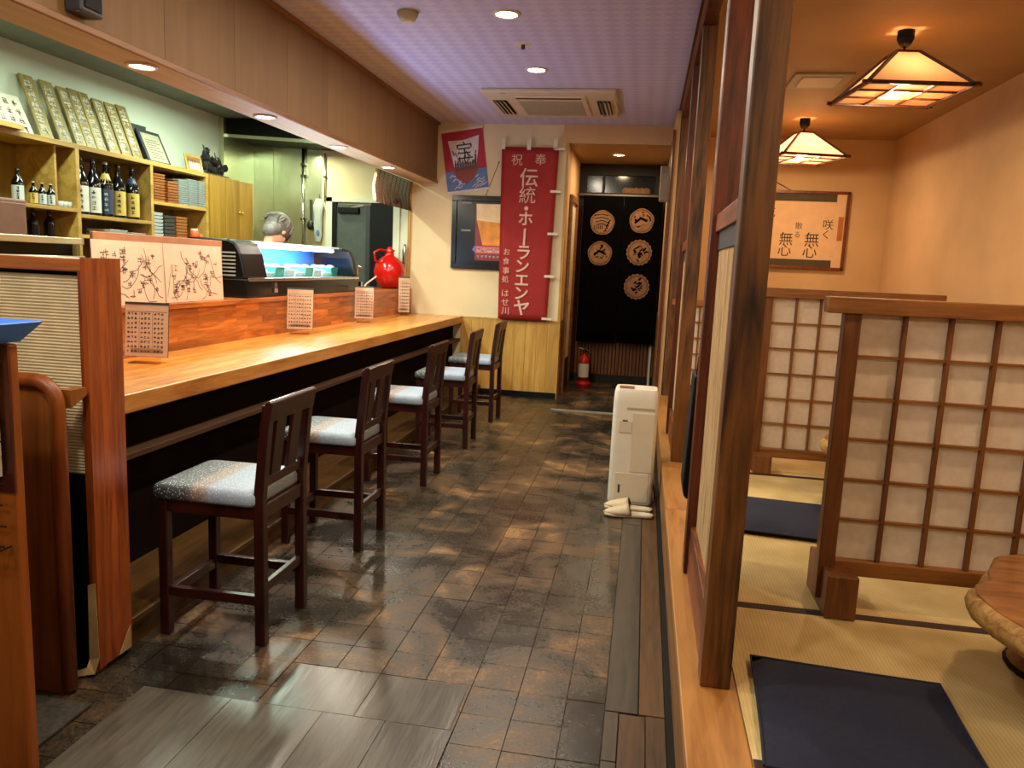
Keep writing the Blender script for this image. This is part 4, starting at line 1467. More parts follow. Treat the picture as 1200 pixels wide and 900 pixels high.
fe = thing('fire_extinguisher', 'red fire extinguisher on a red stand in the hall beside the curtain', 'extinguisher', (-0.645, 9.0, 0.0))
MB().lathe((-0.645, 9.0, 0), [(0.085, 0.0), (0.09, 0.03), (0.075, 0.06), (0.07, 0.06)], 20).build('stand', 'redpaint', fe)
MB().lathe((-0.645, 9.0, 0), [(0.066, 0.03), (0.068, 0.30), (0.055, 0.345), (0.025, 0.37), (0.02, 0.40)], 20).build('cylinder', 'redpaint', fe, smooth=True)
MB().lathe((-0.645, 9.0, 0), [(0.0685, 0.11), (0.0685, 0.27)], 16, -2.6, -0.5).build('label', 'paper', fe)
MB().bar((-0.72, 8.98, 0.455), (-0.61, 9.0, 0.425), 0.018, 0.012).build('lever', 'chrome', fe)
MB().lathe((-0.645, 9.0, 0), [(0.028, 0.40), (0.03, 0.43), (0.015, 0.44)], 12).build('valve', 'darksteel', fe)
MB().tube([(-0.625, 8.98, 0.42), (-0.57, 8.96, 0.38), (-0.565, 8.95, 0.2), (-0.575, 8.95, 0.12)], 0.009, 8).build('hose', 'black', fe, smooth=True)
hb2 = thing('wall_fan', 'round topped grey box high on the hall wall above the curtain', 'box', (0.16, 8.7, 2.35))
MB().prism(rrect(2.16, 2.54, 8.55, 8.62, 0.03), 0.09, 0.17, 'yz').xf(Matrix.Identity(4))
mbx = MB()
mbx.prism([(8.35, 2.10), (8.5, 2.10), (8.5, 2.38), (8.47, 2.46), (8.38, 2.46), (8.35, 2.38)], 0.08, 0.17, 'yz')
mbx.build('case', 'grey', hb2, bevel=0.01)
for k in range(5):
    bx(0.075, 0.081, 8.37, 8.48, 2.14 + 0.05 * k, 2.16 + 0.05 * k).build('vent_slat', 'darkgrey', hb2)

# ------------------------------------------------------------------ BANNER AND POSTERS
bn = thing('red_banner', 'tall red cloth banner with white vertical writing on the end wall', 'banner', (-1.23, 7.89, 0.81))
vs = []
nx, nz = 10, 24
for j in range(nz + 1):
    for i in range(nx + 1):
        u, w = i / nx, j / nz
        x = (-1.52 + 0.029 * w) + ((-0.94 - 0.04 * w) - (-1.52 + 0.029 * w)) * u
        vs.append((x, 7.892 + 0.006 * math.sin(u * 5 + 2 * w) * w, 2.548 - (2.548 - 0.812) * w))
o = MB().add(vs, [(j * (nx + 1) + i, (j + 1) * (nx + 1) + i, (j + 1) * (nx + 1) + i + 1, j * (nx + 1) + i + 1) for j in range(nz) for i in range(nx)]).build('cloth', 'red', bn, smooth=True)
o.modifiers.new('solid', 'SOLIDIFY').thickness = 0.003
pl = Plane((0, 7.876, 0), (1, 0, 0), (0, 0, 1))
for (ch, s, a, b, wgt) in (('伝', .195, -1.228, 2.251, .002), ('統', .18, -1.236, 2.078, 0), ('・', .20, -1.240, 1.945, 0), ('ホ', .16, -1.242, 1.845, .003), ('ラ', .165, -1.247, 1.502, .003), ('ン', .16, -1.254, 1.364, .003),
                           ('エ', .16, -1.255, 1.222, .003), ('ン', .16, -1.251, 1.088, .003), ('ヤ', .175, -1.245, 0.940, .004),
                           ('祝', .12, -1.357, 2.423, 0), ('奉', .12, -1.117, 2.428, 0),
                           ('お', .075, -1.422, 1.504, 0), ('食', .075, -1.425, 1.41, 0), ('事', .075, -1.423, 1.313, 0), ('処', .075, -1.426, 1.225, 0), ('は', .085, -1.420, 1.082, 0), ('せ', .085, -1.418, 0.99, 0), ('川', .085, -1.414, 0.90, 0)):
    text(ch, s, pl, a, b, 'bannerwhite', bn, 0.001, 'banner_character', wgt)
mb = MB()
pl.stroke(mb, [(-1.243, 1.745), (-1.246, 1.70), (-1.249, 1.575)], 0.022, 0.001)
mb.build('banner_character', 'bannerwhite', bn)
for (x, z) in ((-1.505, 2.575), (-1.243, 2.572), (-0.975, 2.585)):
    bx(x - 0.02, x + 0.02, 7.884, 7.896, z - 0.05, z + 0.05).build('tab', 'white', bn)
for (x, z) in ((-0.925, 2.535), (-0.945, 2.12), (-0.952, 1.70), (-0.965, 1.272), (-0.97, 0.837)):
    bx(x - 0.06, x + 0.045, 7.884, 7.896, z - 0.012, z + 0.012).build('tab', 'white', bn)

sp = thing('treasure_ship_poster', 'crooked red poster of a white sailed ship on blue waves', 'poster', (-1.9, 7.94, 2.08))
u = Vector((0.419, 0, 0.065)).normalized()
v = Vector((-0.06, 0, 0.6)).normalized()
v = (v - u * v.dot(u)).normalized()
v = Vector((-math.sin(0.15), 0, math.cos(0.15)))
u = Vector((math.cos(0.15), 0, math.sin(0.15)))
pl = Plane((-2.080, 7.942, 2.085), u, v)
Wp, Hp = 0.435, 0.615
mb = MB(); pl.quad(mb, 0, Wp, 0, Hp, 0, 0.004); mb.build('sheet', 'crimson', sp)
mb = MB(); pl.quad(mb, 0, Wp, 0, 0.20, 0.004, 0.005); mb.build('sea', 'skyblue', sp)
mb = MB(); pl.quad(mb, -0.005, Wp + 0.005, Hp - 0.02, Hp + 0.006, -0.002, 0.010); mb.build('top_rod', 'white', sp)
mb = MB(); pl.quad(mb, -0.005, Wp + 0.005, -0.02, 0.004, 0, 0.006); mb.build('clear_edge', 'printgrey', sp)
mb = MB(); pl.poly(mb, [(0.10, 0.24), (0.33, 0.24), (0.37, 0.40), (0.39, 0.53), (0.22, 0.50), (0.06, 0.51), (0.075, 0.40)], 0.005, 0.006); mb.build('sail', 'printgrey', sp)
mb = MB(); pl.poly(mb, [(0.21, 0.06), (0.30, 0.12), (0.37, 0.25), (0.33, 0.22), (0.10, 0.22), (0.06, 0.25), (0.12, 0.12)], 0.006, 0.007); mb.build('hull', 'brownprint', sp)
rs = random.Random(5)
mb = MB()
for k in range(9):
    x = 0.105 + 0.026 * k
    pl.poly(mb, [(x, .20), (x + .02, .20), (x + .022, .27), (x + .01, .30 + rs.uniform(-.02, .03)), (x - .002, .27)], 0.0065, 0.0075)
mb.build('cargo', 'inkgrey', sp)
mb = MB()
for k in range(16):
    x, y = rs.uniform(.10, .34), rs.uniform(.26, .36)
    pl.stroke(mb, [(x, y), (x + rs.uniform(-.02, .02), y + rs.uniform(.02, .06))], .010, .0078)
mb.build('rigging', 'ink', sp)
text('宝', 0.19, pl, 0.225, 0.40, 'ink', sp, 0.008, 'sail_character', 0)
mb = MB()
for k in range(14):
    x, y = rs.uniform(0.02, 0.34), rs.uniform(0.01, 0.14)
    pl.stroke(mb, [(x, y), (x + .03, y + .025), (x + .06, y + .01), (x + .085, y + .03)], 0.009, 0.0058)
mb.build('waves', 'printgrey', sp)

bf = thing('beer_poster_frame', 'black framed poster of a beer glass beside the red banner', 'picture', (-1.77, 7.94, 1.32))
pl = Plane((-2.022, 7.94, 1.315), (1, 0, 0), (0, 0, 1))
mb = MB(); pl.quad(mb, 0, 0.62, 0, 0.74, 0, 0.012); mb.build('back_panel', 'gloss_black', bf)
for (a0, a1, b0, b1) in ((0, .62, .69, .745), (0, .62, -.002, .05), (0, .05, .05, .69), (.57, .622, .05, .69)):
    mb = MB(); pl.quad(mb, a0, a1, b0, b1, 0.012, 0.03); mb.build('frame', 'gloss_black', bf, bevel=0.004)
mb = MB(); pl.quad(mb, 0.25, 0.57, 0.09, 0.665, 0.012, 0.014); mb.build('poster', 'maroon', bf)
mb = MB(); pl.poly(mb, [(.33, .245), (.57, .245), (.57, .50), (.262, .50)], 0.014, 0.0150); mb.build('beer_print', 'beer', bf)
mb = MB(); pl.poly(mb, [(.262, .50), (.57, .47), (.57, .665), (.254, .665)], 0.0145, 0.0155); mb.build('foam_print', 'foam', bf)
mb = MB(); pl.quad(mb, 0.26, 0.57, 0.165, 0.235, 0.014, 0.0155); mb.build('print_band', 'pinkprint', bf)
mb = MB()
for k in range(7):
    pl.glyph(mb, 0.275 + .042 * k, 0.175, 0.042, 0.007, 0.0165, rs)
    pl.glyph(mb, 0.275 + .042 * k, 0.115, 0.03, 0.004, 0.0165, rs)
mb.build('print_lettering', 'printgrey', bf)
mb = MB(); pl.quad(mb, .10, .20, .385, .40, .012, .014); pl.quad(mb, .10, .20, .665, .68, .012, .014); mb.build('silver_clip', 'grey', bf)
mb = MB(); pl.poly(mb, [(.225, .20), (.25, .24), (.25, .17)], .014, .016); mb.build('blue_glint', 'blue', bf)
MB().tube([(-1.68, 7.942, 2.06), (-1.555, 7.945, 2.40)], 0.003, 5).build('hanging_cord', 'inkgrey', bf)
MB().ball((-1.555, 7.94, 2.40), 0.008, 6, 4).build('nail', 'inkgrey', bf)

# ------------------------------------------------------------------ WOVEN BLIND AT THE BEAM END
wbld = thing('woven_blind', 'brown woven bamboo blind hanging under the far end of the beam', 'blind', (-2.5, 7.4, 1.9))
nsl = 26
for k in range(nsl):
    z = 2.175 - 0.0115 * k
    bow = 0.03 * math.sin(PI * k / nsl)
    MB().tube([(-2.46 - bow, 6.85, z), (-2.46 - bow, 7.93, z)], 0.0052, 5).build('slat', 'rattan', wbld)
for k in range(9):
    y = 6.92 + 0.12 * k
    MB().tube([(-2.452, y, 2.178), (-2.452 - 0.03, y, 2.03), (-2.452, y, 1.88)], 0.004, 5).build('binding_cord', 'post', wbld)
o = MB().add([(-2.47, 6.83, 2.18), (-2.455, 6.85, 2.18), (-2.50, 6.83, 2.03), (-2.485, 6.85, 2.03), (-2.485, 6.82, 1.90), (-2.465, 6.845, 1.90)], [(0, 1, 3, 2), (2, 3, 5, 4)]).build('edge_cloth', 'tape', wbld)
o.modifiers.new('solid', 'SOLIDIFY').thickness = 0.004

# ------------------------------------------------------------------ DISPLAY CASE
CY0, CY1 = 4.62, 6.60
dc = thing('sushi_case', 'black chilled display case with blue lit glass front on the counter ledge', 'display case', (-2.75, 5.5, 1.075))
bx(-2.94, -2.525, CY0, CY1, 1.077, 1.20).build('base', 'gloss_black', dc, bevel=0.01)
bx(-2.528, -2.515, CY0 + 0.02, CY1 - 0.02, 1.185, 1.205).build('front_rail', 'chrome', dc, bevel=0.003)
capp = [(-2.93, 1.20), (-2.53, 1.20), (-2.565, 1.36), (-2.60, 1.425), (-2.66, 1.45), (-2.93, 1.455)]
MB().prism(capp, CY0, CY0 + 0.30, 'xz').build('machine_end', 'gloss_black', dc, bevel=0.012)
MB().prism(capp, CY1 - 0.06, CY1, 'xz').build('end_cap', 'gloss_black', dc, bevel=0.008)
for k in range(7):
    bx(-2.90, -2.60, CY0 - 0.008, CY0 + 0.002, 1.215 + 0.024 * k, 1.225 + 0.024 * k).build('vent_slat', 'grey', dc)
bx(-2.93, -2.925, CY0 + 0.3, CY1 - 0.06, 1.20, 1.44).build('back_panel', 'caseback', dc)
bx(-2.93, -2.69, CY0 + 0.3, CY1 - 0.06, 1.436, 1.452).build('roof', 'plate', dc, bevel=0.003)
bx(-2.92, -2.54, CY0 + 0.3, CY1 - 0.06, 1.20, 1.204).build('tray_floor', 'plate', dc)
gl = MB()
g = [(-2.532, 1.203), (-2.565, 1.36), (-2.60, 1.42), (-2.665, 1.44)]
for (p, q) in zip(g, g[1:]):
    gl.add([(p[0], CY0 + 0.3, p[1]), (p[0], CY1 - 0.06, p[1]), (q[0], CY1 - 0.06, q[1]), (q[0], CY0 + 0.3, q[1])], [(0, 1, 2, 3)])
gl.build('glass_front', 'glass', dc)
MB().tube([(-2.672, CY0 + 0.45, 1.418), (-2.672, CY1 - 0.25, 1.418)], 0.012, 10).build('lamp_tube', 'tube', dc)
lamp('case_tube_glow', 'AREA', (-2.60, 5.55, 1.43), 10, (0.50, 0.60, 1.0), 0.16, 1.3, rot=(0, PI + 0.5, 0))
lamp('case_lamp', 'AREA', (-2.70, 5.55, 1.40), LAMPS['case'], (0.62, 0.82, 1.0), 0.04, 1.2)
MB().prism([(4.98, 1.105), (5.03, 1.105), (5.025, 1.16), (5.005, 1.18), (4.985, 1.16)], -2.527, -2.515, 'yz').build('badge', 'chrome', dc)
rf = random.Random(9)
y = CY0 + 0.40
k = 0
fl_ = ['pale sliced fish block in the lit case, %s from the near end', 'white food tub in the lit case, %s from the near end', 'green tub in the lit case, %s from the near end']
on = ['first', 'second', 'third', 'fourth', 'fifth', 'sixth', 'seventh', 'eighth']
while y < CY1 - 0.3 and k < 8:
    ln = 0.13
    mm, lab, cat = [('fish', fl_[0], 'food'), ('fishw', fl_[1], 'tub'), ('greenbox', fl_[2], 'tub')][(k * 2) % 3]
    t = thing('food_tub' if cat == 'tub' else 'fish_block', lab % on[k], cat, (-2.72, y + ln / 2, 1.204), 'food in the chilled case')
    hh = 0.035 + 0.02 * ((k * 5) % 3)
    MB().hexa([(-2.83, y, 1.205), (-2.61, y, 1.205), (-2.61, y + ln, 1.205), (-2.83, y + ln, 1.205)], [(-2.84, y - .008, 1.205 + hh), (-2.60, y - .008, 1.205 + hh), (-2.60, y + ln + .008, 1.205 + hh), (-2.84, y + ln + .008, 1.205 + hh)]).build('tray', mm, t, bevel=0.006)
    for q in range(3):
        MB().ball((-2.79 + 0.07 * q, y + ln * rf.uniform(.35, .65), 1.207 + hh), 0.035, 10, 6, (1, 1.3, .5)).build('slice', 'fishw' if mm != 'fishw' else 'fish', t, smooth=True)
    y += 0.165
    k += 1
bx(-2.62, -2.53, 6.67, 6.70, 1.077, 1.16).build('x', 'chrome', dc).name = 'side_bracket'
tp_ = thing('small_tap', 'slim chrome tap standing on the ledge past the lit case', 'tap', (-2.62, 6.80, 1.075))
MB().tube([(-2.62, 6.80, 1.076), (-2.62, 6.80, 1.27), (-2.60, 6.78, 1.30), (-2.56, 6.75, 1.285)], 0.011, 8).build('spout', 'chrome', tp_, smooth=True)
MB().lathe((-2.62, 6.80, 1.075), [(0.03, 0.001), (0.028, 0.02), (0.012, 0.03)], 12).build('base', 'chrome', tp_)

# glass guard case left of the autograph board
gc = thing('glass_guard', 'low glass case with a steel top rail beyond the ribbed partition', 'glass case', (-2.75, 2.75, 1.075))
bx(-2.92, -2.63, 2.22, 3.30, 1.076, 1.10).build('base', 'steel', gc)
bx(-2.655, -2.645, 2.22, 3.30, 1.10, 1.365).build('glass_pane', 'glass', gc)
bx(-2.92, -2.91, 2.22, 3.30, 1.10, 1.365).build('back_panel', 'plate', gc)
bx(-2.70, -2.63, 2.22, 3.30, 1.365, 1.395).build('top_rail', 'steel', gc, bevel=0.003)
bx(-2.665, -2.625, 2.22, 3.30, 1.292, 1.312).build('front_rail', 'steel', gc, bevel=0.003)
for k in range(7):
    t = tag(MB().lathe((-2.77, 2.40 + 0.13 * k, 1.101), [(0.035, 0.0), (0.055, 0.03), (0.06, 0.16), (0.05, 0.165)], 14).build('steel_cup', 'steel', at=(-2.77, 2.40 + 0.13 * k, 1.101), smooth=True), 'small steel container in the glass case, %s from the autograph board' % ['seventh', 'sixth', 'fifth', 'fourth', 'third', 'second', 'closest'][k].replace('closest', 'first'), 'container', 'steel containers in the glass case')

# brown board with the autographed sheets
ab = thing('autograph_board', 'brown board behind the autographed sheets on the counter ledge', 'board', (-2.6, 3.85, 1.076))
bx(-2.618, -2.60, 3.32, 4.46, 1.076, 1.432).build('panel', 'cork', ab, bevel=0.003)


def autograph(y0, y1, label, seed):
    t = thing('autograph_sheet', label, 'paper', (-2.56, (y0 + y1) / 2, 1.077), 'autographed sheets on the counter ledge')
    pl = Plane((-2.535, y0, 1.077), (0, 1, 0), (-0.05, 0, 1))
    w, h = y1 - y0, 0.318
    mb = MB()
    pl.quad(mb, 0, w, 0, h, -0.004, 0.0)
    mb.build('sheet', 'pinkpaper', t)
    r = random.Random(seed)
    mk = MB()
    for k in range(15):
        a, b = r.uniform(.05, w - .12), r.uniform(.12, h - .03)
        pts = []
        d = r.uniform(-2.2, -0.9)
        for q in range(7):
            pts.append((min(max(a, .012), w - .012), min(max(b, .012), h - .01)))
            d += r.uniform(-.7, .7)
            a += .035 * math.cos(d)
            b += .035 * math.sin(d)
        pl.stroke(mk, pts, 0.0035, 0.0008)
    for k in range(34):
        pl.glyph(mk, r.uniform(.02, w - .08), r.uniform(.02, h - .07), r.uniform(.03, .055), 0.0026, 0.0009, r)
    mk.build('writing', 'inkgrey', t)


autograph(3.24, 3.78, 'pale sheet of brush autographs standing closest to the ribbed partition', 21)
autograph(3.79, 4.36, 'pale sheet of brush autographs standing against the black chilled case', 22)

# menu stands
def menu(cx, cy, z, w, h, rot, label, seed, back='black'):
    t = thing('menu_stand', label, 'menu', (cx, cy, z), 'menu stands on the counter')
    pl = Plane((cx - w / 2, cy, z + 0.03), (1, 0, 0), (0, 0.10, 1))
    def fin(mb, n, m):
        return mb.turn(rot, (cx, cy, 0)).build(n, m, t)
    mb = MB(); pl.quad(mb, 0, w, 0, h, -0.004, 0); fin(mb, 'backing', back)
    mb = MB(); pl.quad(mb, 0.002, w - .002, 0.002, h - .012, 0, 0.0008); fin(mb, 'paper', 'menupaper')
    mb = MB(); pl.quad(mb, 0, w, h - .012, h, 0, 0.002); fin(mb, 'top_strip', 'darkgrey')
    fin(MB().box(cx - w * .35, cx + w * .35, cy - 0.035, cy + 0.045, z + 0.0006, z + 0.004), 'foot_plate', 'acrylic')
    fin(MB().box(cx - w * .35, cx + w * .35, cy + 0.001, cy + 0.004, z + 0.004, z + 0.07), 'foot_riser', 'acrylic')
    r = random.Random(seed)
    mk = MB()
    cols = 3
    for i in range(cols):
        for j in range(9):
            for k in range(3):
                pl.glyph(mk, .012 + i * (w - .02) / cols + k * .017, .02 + j * (h - .06) / 9, .014, .0018, .0014, r)
        if i:
            pl.stroke(mk, [(.006 + i * (w - .02) / cols, .015), (.006 + i * (w - .02) / cols, h - .05)], .0012, .0012)
    pl.stroke(mk, [(.008, h - .045), (w - .008, h - .045)], .002, .0012)
    fin(mk, 'writing', 'ink')


menu(-2.345, 3.33, 0.8155, 0.21, 0.262, math.radians(10), 'menu stand in front of the autographed sheet by the partition', 31, 'darkgrey')
menu(-2.395, 5.12, 0.8155, 0.185, 0.295, math.radians(14), 'menu stand in front of the lit glass case', 32)
menu(-2.405, 6.42, 0.8155, 0.165, 0.285, math.radians(16), 'menu stand in front of the chrome tap', 33)
menu(-2.42, 7.60, 0.8155, 0.11, 0.36, math.radians(20), 'narrow tall menu card in front of the red jar', 34, 'offwhite')

# red jar and steel pot
rj = thing('red_jar', 'round glossy red jar with a narrow neck and handle on the counter ledge', 'jar', (-2.625, 7.73, 1.0755))
MB().lathe((-2.625, 7.73, 1.0755), [(0.07, 0.001), (0.10, 0.02), (0.150, 0.09), (0.164, 0.17), (0.146, 0.25), (0.09, 0.315), (0.05, 0.335), (0.042, 0.37), (0.055, 0.395), (0.04, 0.40), (0.0001, 0.398)], 32).build('body', 'redglaze', rj, smooth=True)
MB().tube([(-2.645, 7.705, 1.455), (-2.70, 7.64, 1.47), (-2.745, 7.60, 1.44), (-2.74, 7.61, 1.36), (-2.70, 7.65, 1.33)], 0.013, 8).build('handle', 'redglaze', rj, smooth=True)
MB().lathe((-2.625, 7.73, 1.0755), [(0.0001, 0.43), (0.02, 0.42), (0.036, 0.40)], 14).build('stopper', 'redpaint', rj, smooth=True)
MB().tube([(-2.72, 7.62, 1.20), (-2.80, 7.54, 1.12), (-2.82, 7.52, 1.085)], 0.008, 6).build('tag_cord', 'paper', rj)
sp2 = thing('steel_flask', 'slim steel flask standing behind the red jar', 'flask', (-2.72, 7.915, 1.075))
sp2.location = (-2.515, 7.885, 1.0755)
MB().lathe((-2.515, 7.885, 1.0755), [(0.022, 0.001), (0.024, 0.36), (0.026, 0.40), (0.018, 0.43), (0.012, 0.46), (0.0001, 0.465)], 16).build('body', 'chrome', sp2, smooth=True)

# ------------------------------------------------------------------ KITCHEN SHELVES
su = thing('shelf_unit', 'yellow open wooden shelf unit along the kitchen wall', 'shelf', (-4.08, 4.7, 0))
SX0, SX1 = -4.245, -3.90
bx(SX0, SX0 + 0.012, 2.6, 6.45, 0.4, 2.02).build('back_panel', 'shelfb', su)
bx(SX0, SX1, 2.6, 6.48, 2.02, 2.055).build('top_board', 'shelfw', su, bevel=0.002)
for y in (3.70, 4.84, 5.655, 6.44):
    bx(SX0 + .012, SX1, y, y + 0.035, 0.4, 2.02).build('upright', 'shelfw', su, bevel=0.002)
for (y0, y1, z) in ((3.735, 4.84, 1.618), (3.735, 4.84, 1.39), (4.875, 5.655, 1.585), (4.875, 5.655, 1.445), (5.69, 6.44, 1.748), (5.69, 6.44, 1.47), (2.6, 3.70, 1.618)):
    bx(SX0 + .012, SX1, y0, y1, z - 0.025, z).build('shelf_board', 'shelfw', su, bevel=0.002)
bx(SX0 + .012, SX0 + 0.03, 4.44, 4.46, 1.62, 2.02).build('seam_strip', 'darkwood', su)
bx(SX0 + .012, SX1 - .05, 4.70, 4.72, 1.618, 2.02).build('divider', 'shelfw', su)
cbk = thing('kitchen_cabinet', 'tall yellow wooden cabinet with a pair of doors beside the open shelves', 'cabinet', (-4.08, 6.95, 0))
bx(SX0, SX1, 6.48, 7.24, 0.0, 2.053).build('body', 'cabyellow', cbk)
bx(SX1, SX1 + 0.012, 6.482, 6.74, 0.1, 2.05).build('side_panel', 'cabyellow', cbk)
for (y0, y1, ky) in ((6.745, 6.99, 6.965), (6.995, 7.238, 7.02)):
    d = bx(SX1, SX1 + 0.018, y0, y1, 0.1, 2.05).build('door', 'cabyellow', cbk, bevel=0.003)
    MB().ball((SX1 + 0.028, ky, 1.75), 0.012, 10, 6).build('knob', 'yellow', d, smooth=True)


def bottle(name, loc, h, r, mat, labmat, label, group, cap='lacq', neckmat=None, seed=0, cat='bottle'):
    t = thing(name, label, cat, loc, group)
    prof = [(r * .9, 0.0), (r, 0.006), (r, h * .56), (r * .93, h * .62), (r * .6, h * .72), (r * .36, h * .80), (r * .30, h * .93), (r * .34, h * .935), (r * .34, h * .955), (r * .28, h * .96)]
    MB().lathe(loc, prof, 18).build('glass', mat, t, smooth=True)
    MB().lathe(loc, [(r * .33, h * .945), (r * .33, h), (0.0001, h)], 12).build('cap', cap, t)
    a = -0.92
    MB().lathe(loc, [(r * 1.015, h * .05), (r * 1.015, h * .50)], 14, a - 1.25, a + 1.25).build('label', labmat, t, smooth=True)
    if neckmat:
        MB().lathe(loc, [(r * .98, h * .60), (r * .68, h * .70), (r * .42, h * .79)], 14).build('shoulder_label', neckmat, t, smooth=True)
    if seed:
        rr = random.Random(seed)
        nx_ = Vector((math.cos(a), math.sin(a), 0))
        pl = Plane(Vector(loc) + nx_ * (r * 1.02) + Vector((math.sin(a), -math.cos(a), 0)) * r * 0.5, (-math.sin(a), math.cos(a), 0), (0, 0, 1))
        mk = MB()
        for k in range(4):
            pl.glyph(mk, r * .3, h * (.38 - .095 * k), r * .55, r * .07, 0.003, rr)
        mk.build('lettering', 'ink' if labmat != 'bluelabel' else 'plate', t)
    return t


g1 = 'sake bottles on the middle shelf'
for k, (y, lm, nm_, lab) in enumerate(((4.958, 'whitelabel', None, 'tall sake bottle with white label hard against the shelf upright'), (5.085, 'whitelabel', None, 'tall sake bottle with white label beside the blue labelled bottle'),
                                       (5.215, 'bluelabel', 'goldlabel', 'tall sake bottle with dark blue label and gold shoulder'), (5.355, 'goldlabel', None, 'tall sake bottle with gold label next to the blue labelled bottle'),
                                       (5.515, 'goldlabel', 'bluelabel', 'tall sake bottle with gold label and blue shoulder'))):
    bottle('sake_bottle', (-3.965, y, 1.5855), 0.395, 0.052, 'bottle', lm, lab, g1, 'lacq' if k != 2 else 'offwhite', nm_, 40 + k)
for k, (y, lab) in enumerate(((5.01, 'sake bottle in the back row behind the two white labelled bottles'), (5.145, 'sake bottle in the back row left of the blue labelled bottle'), (5.285, 'sake bottle in the back row right of the blue labelled bottle'), (5.43, 'sake bottle in the back row between the two gold labelled bottles'))):
    bottle('sake_bottle', (-4.10, y, 1.5855), 0.39, 0.05, 'bottle', 'whitelabel', lab, g1, 'lacq')
bottle('sake_bottle', (-3.97, 4.405, 1.6185), 0.215, 0.036, 'bottle', 'plate', 'stout dark bottle, taller than the three small bottles beside it', 'small bottles on the upper left shelf', 'lacq', None, 51)
for k, (y, lm, lab) in enumerate(((4.515, 'goldlabel', 'small bottle with pale cap and yellowish label beside the stout bottle'), (4.59, 'plate', 'small bottle with pale cap, middle of the three small bottles'), (4.665, 'plate', 'small bottle with pale cap beside the little cups'))):
    bottle('small_bottle', (-3.955, y, 1.6185), 0.145, 0.026, 'bottle', lm, lab, 'small bottles on the upper left shelf', 'offwhite', None, 60 + k)
for k, y in enumerate((4.735, 4.775, 4.815)):
    tag(MB().lathe((-3.945, y, 1.6185), [(0.012, 0.0), (0.018, 0.01), (0.02, 0.04), (0.017, 0.04), (0.012, 0.012)], 14).build('small_cup', 'plate', at=(-3.945, y, 1.6185), smooth=True), ['tiny pale cup right beside the three small bottles', 'middle one of the three tiny pale cups', 'tiny pale cup closest to the shelf upright'][k], 'cup', 'tiny cups on the upper left shelf')
for k, (y, lab) in enumerate(((4.42, 'dark bottle on the lower left shelf, closest to the brown metal cabinet'), (4.54, 'dark bottle on the lower left shelf, middle of three'), (4.68, 'dark bottle on the lower left shelf, closest to the upright'))):
    bottle('sake_bottle', (-3.99, y, 1.3905), 0.20, 0.035, 'bottle', 'bottle', lab, 'dark bottles on the lower left shelf', 'lacq')


def dish_stack(y, x, z, n, w, d, th, mat, nm, what, group, shape='box'):
    for k in range(n):
        zz = z + k * th
        nth = 'second third fourth fifth sixth seventh eighth ninth tenth eleventh twelfth thirteenth'.split()
        pos = 'topmost' if k == n - 1 else ('lowest' if k == 0 else nth[k - 1] + ' from the bottom')
        lab = '%s, %s of the stack %s' % (what[0], pos, what[1])
        j = rnd.uniform(-.003, .003)
        if shape == 'box':
            mb = MB().hexa([(x - d * .46, y - w * .46 + j, zz + .0005), (x + d * .46, y - w * .46 + j, zz + .0005), (x + d * .46, y + w * .46 + j, zz + .0005), (x - d * .46, y + w * .46 + j, zz + .0005)],
                           [(x - d / 2, y - w / 2 + j, zz + th - .006), (x + d / 2, y - w / 2 + j, zz + th - .006), (x + d / 2, y + w / 2 + j, zz + th - .006), (x - d / 2, y + w / 2 + j, zz + th - .006)])
            o = mb.build(nm, mat, at=(x, y, zz), bevel=0.002, seg=1)
        else:
            o = MB().lathe((x, y, zz), [(w * .25, .0005), (w * .45, th * .6), (w * .5, th - .002), (w * .46, th - .002), (w * .25, .005)], 18).build(nm, mat, at=(x, y, zz), smooth=True)
        tag(o, lab, 'tray' if 'tray' in nm else 'plate', group)


dish_stack(5.795, -4.0, 1.7485, 10, 0.15, 0.17, 0.0225, 'tray', 'wooden_tray', ('brown tray', 'beside the upright'), 'stacked trays on the upper right shelf')
dish_stack(5.965, -3.99, 1.7485, 8, 0.15, 0.17, 0.0225, 'tray', 'wooden_tray', ('brown tray', 'touching the pale plates'), 'stacked trays on the upper right shelf')
dish_stack(6.115, -3.985, 1.7485, 13, 0.135, 0.15, 0.0165, 'plate', 'pale_plate', ('pale plate', 'touching the brown trays'), 'stacked plates on the upper right shelf')
dish_stack(6.255, -3.985, 1.7485, 14, 0.135, 0.15, 0.0165, 'plate', 'pale_plate', ('pale plate', 'between pale stacks'), 'stacked plates on the upper right shelf')
dish_stack(6.38, -3.975, 1.7485, 14, 0.10, 0.15, 0.0165, 'plate', 'pale_plate', ('pale plate', 'nearest the yellow cabinet'), 'stacked plates on the upper right shelf')
dish_stack(5.77, -3.99, 1.4705, 7, 0.14, 0.14, 0.028, 'plate', 'pale_dish', ('pale low-shelf dish', 'beside the upright'), 'stacked dishes on the lower right shelf')
dish_stack(5.92, -3.99, 1.4705, 6, 0.15, 0.15, 0.03, 'darkplate', 'dark_dish', ('dark low-shelf dish', 'between pale and tan'), 'stacked dishes on the lower right shelf')
dish_stack(6.09, -3.99, 1.4705, 7, 0.16, 0.15, 0.026, 'tray', 'tan_dish', ('tan low-shelf dish', 'beyond the dark dishes'), 'stacked dishes on the lower right shelf')
dish_stack(5.25, -3.99, 1.4455, 2, 0.20, 0.2, 0.028, 'plate', 'white_box', ('flat white box', 'under the white labelled bottles'), 'white boxes under the sake bottles')
dish_stack(5.48, -3.99, 1.4455, 2, 0.18, 0.2, 0.022, 'plate', 'white_box', ('flat white box', 'under the gold labelled bottles'), 'white boxes under the sake bottles')
oj = thing('orange_jar', 'small orange jar on the low shelf above the black case', 'jar', (-3.94, 6.16, 1.4705))
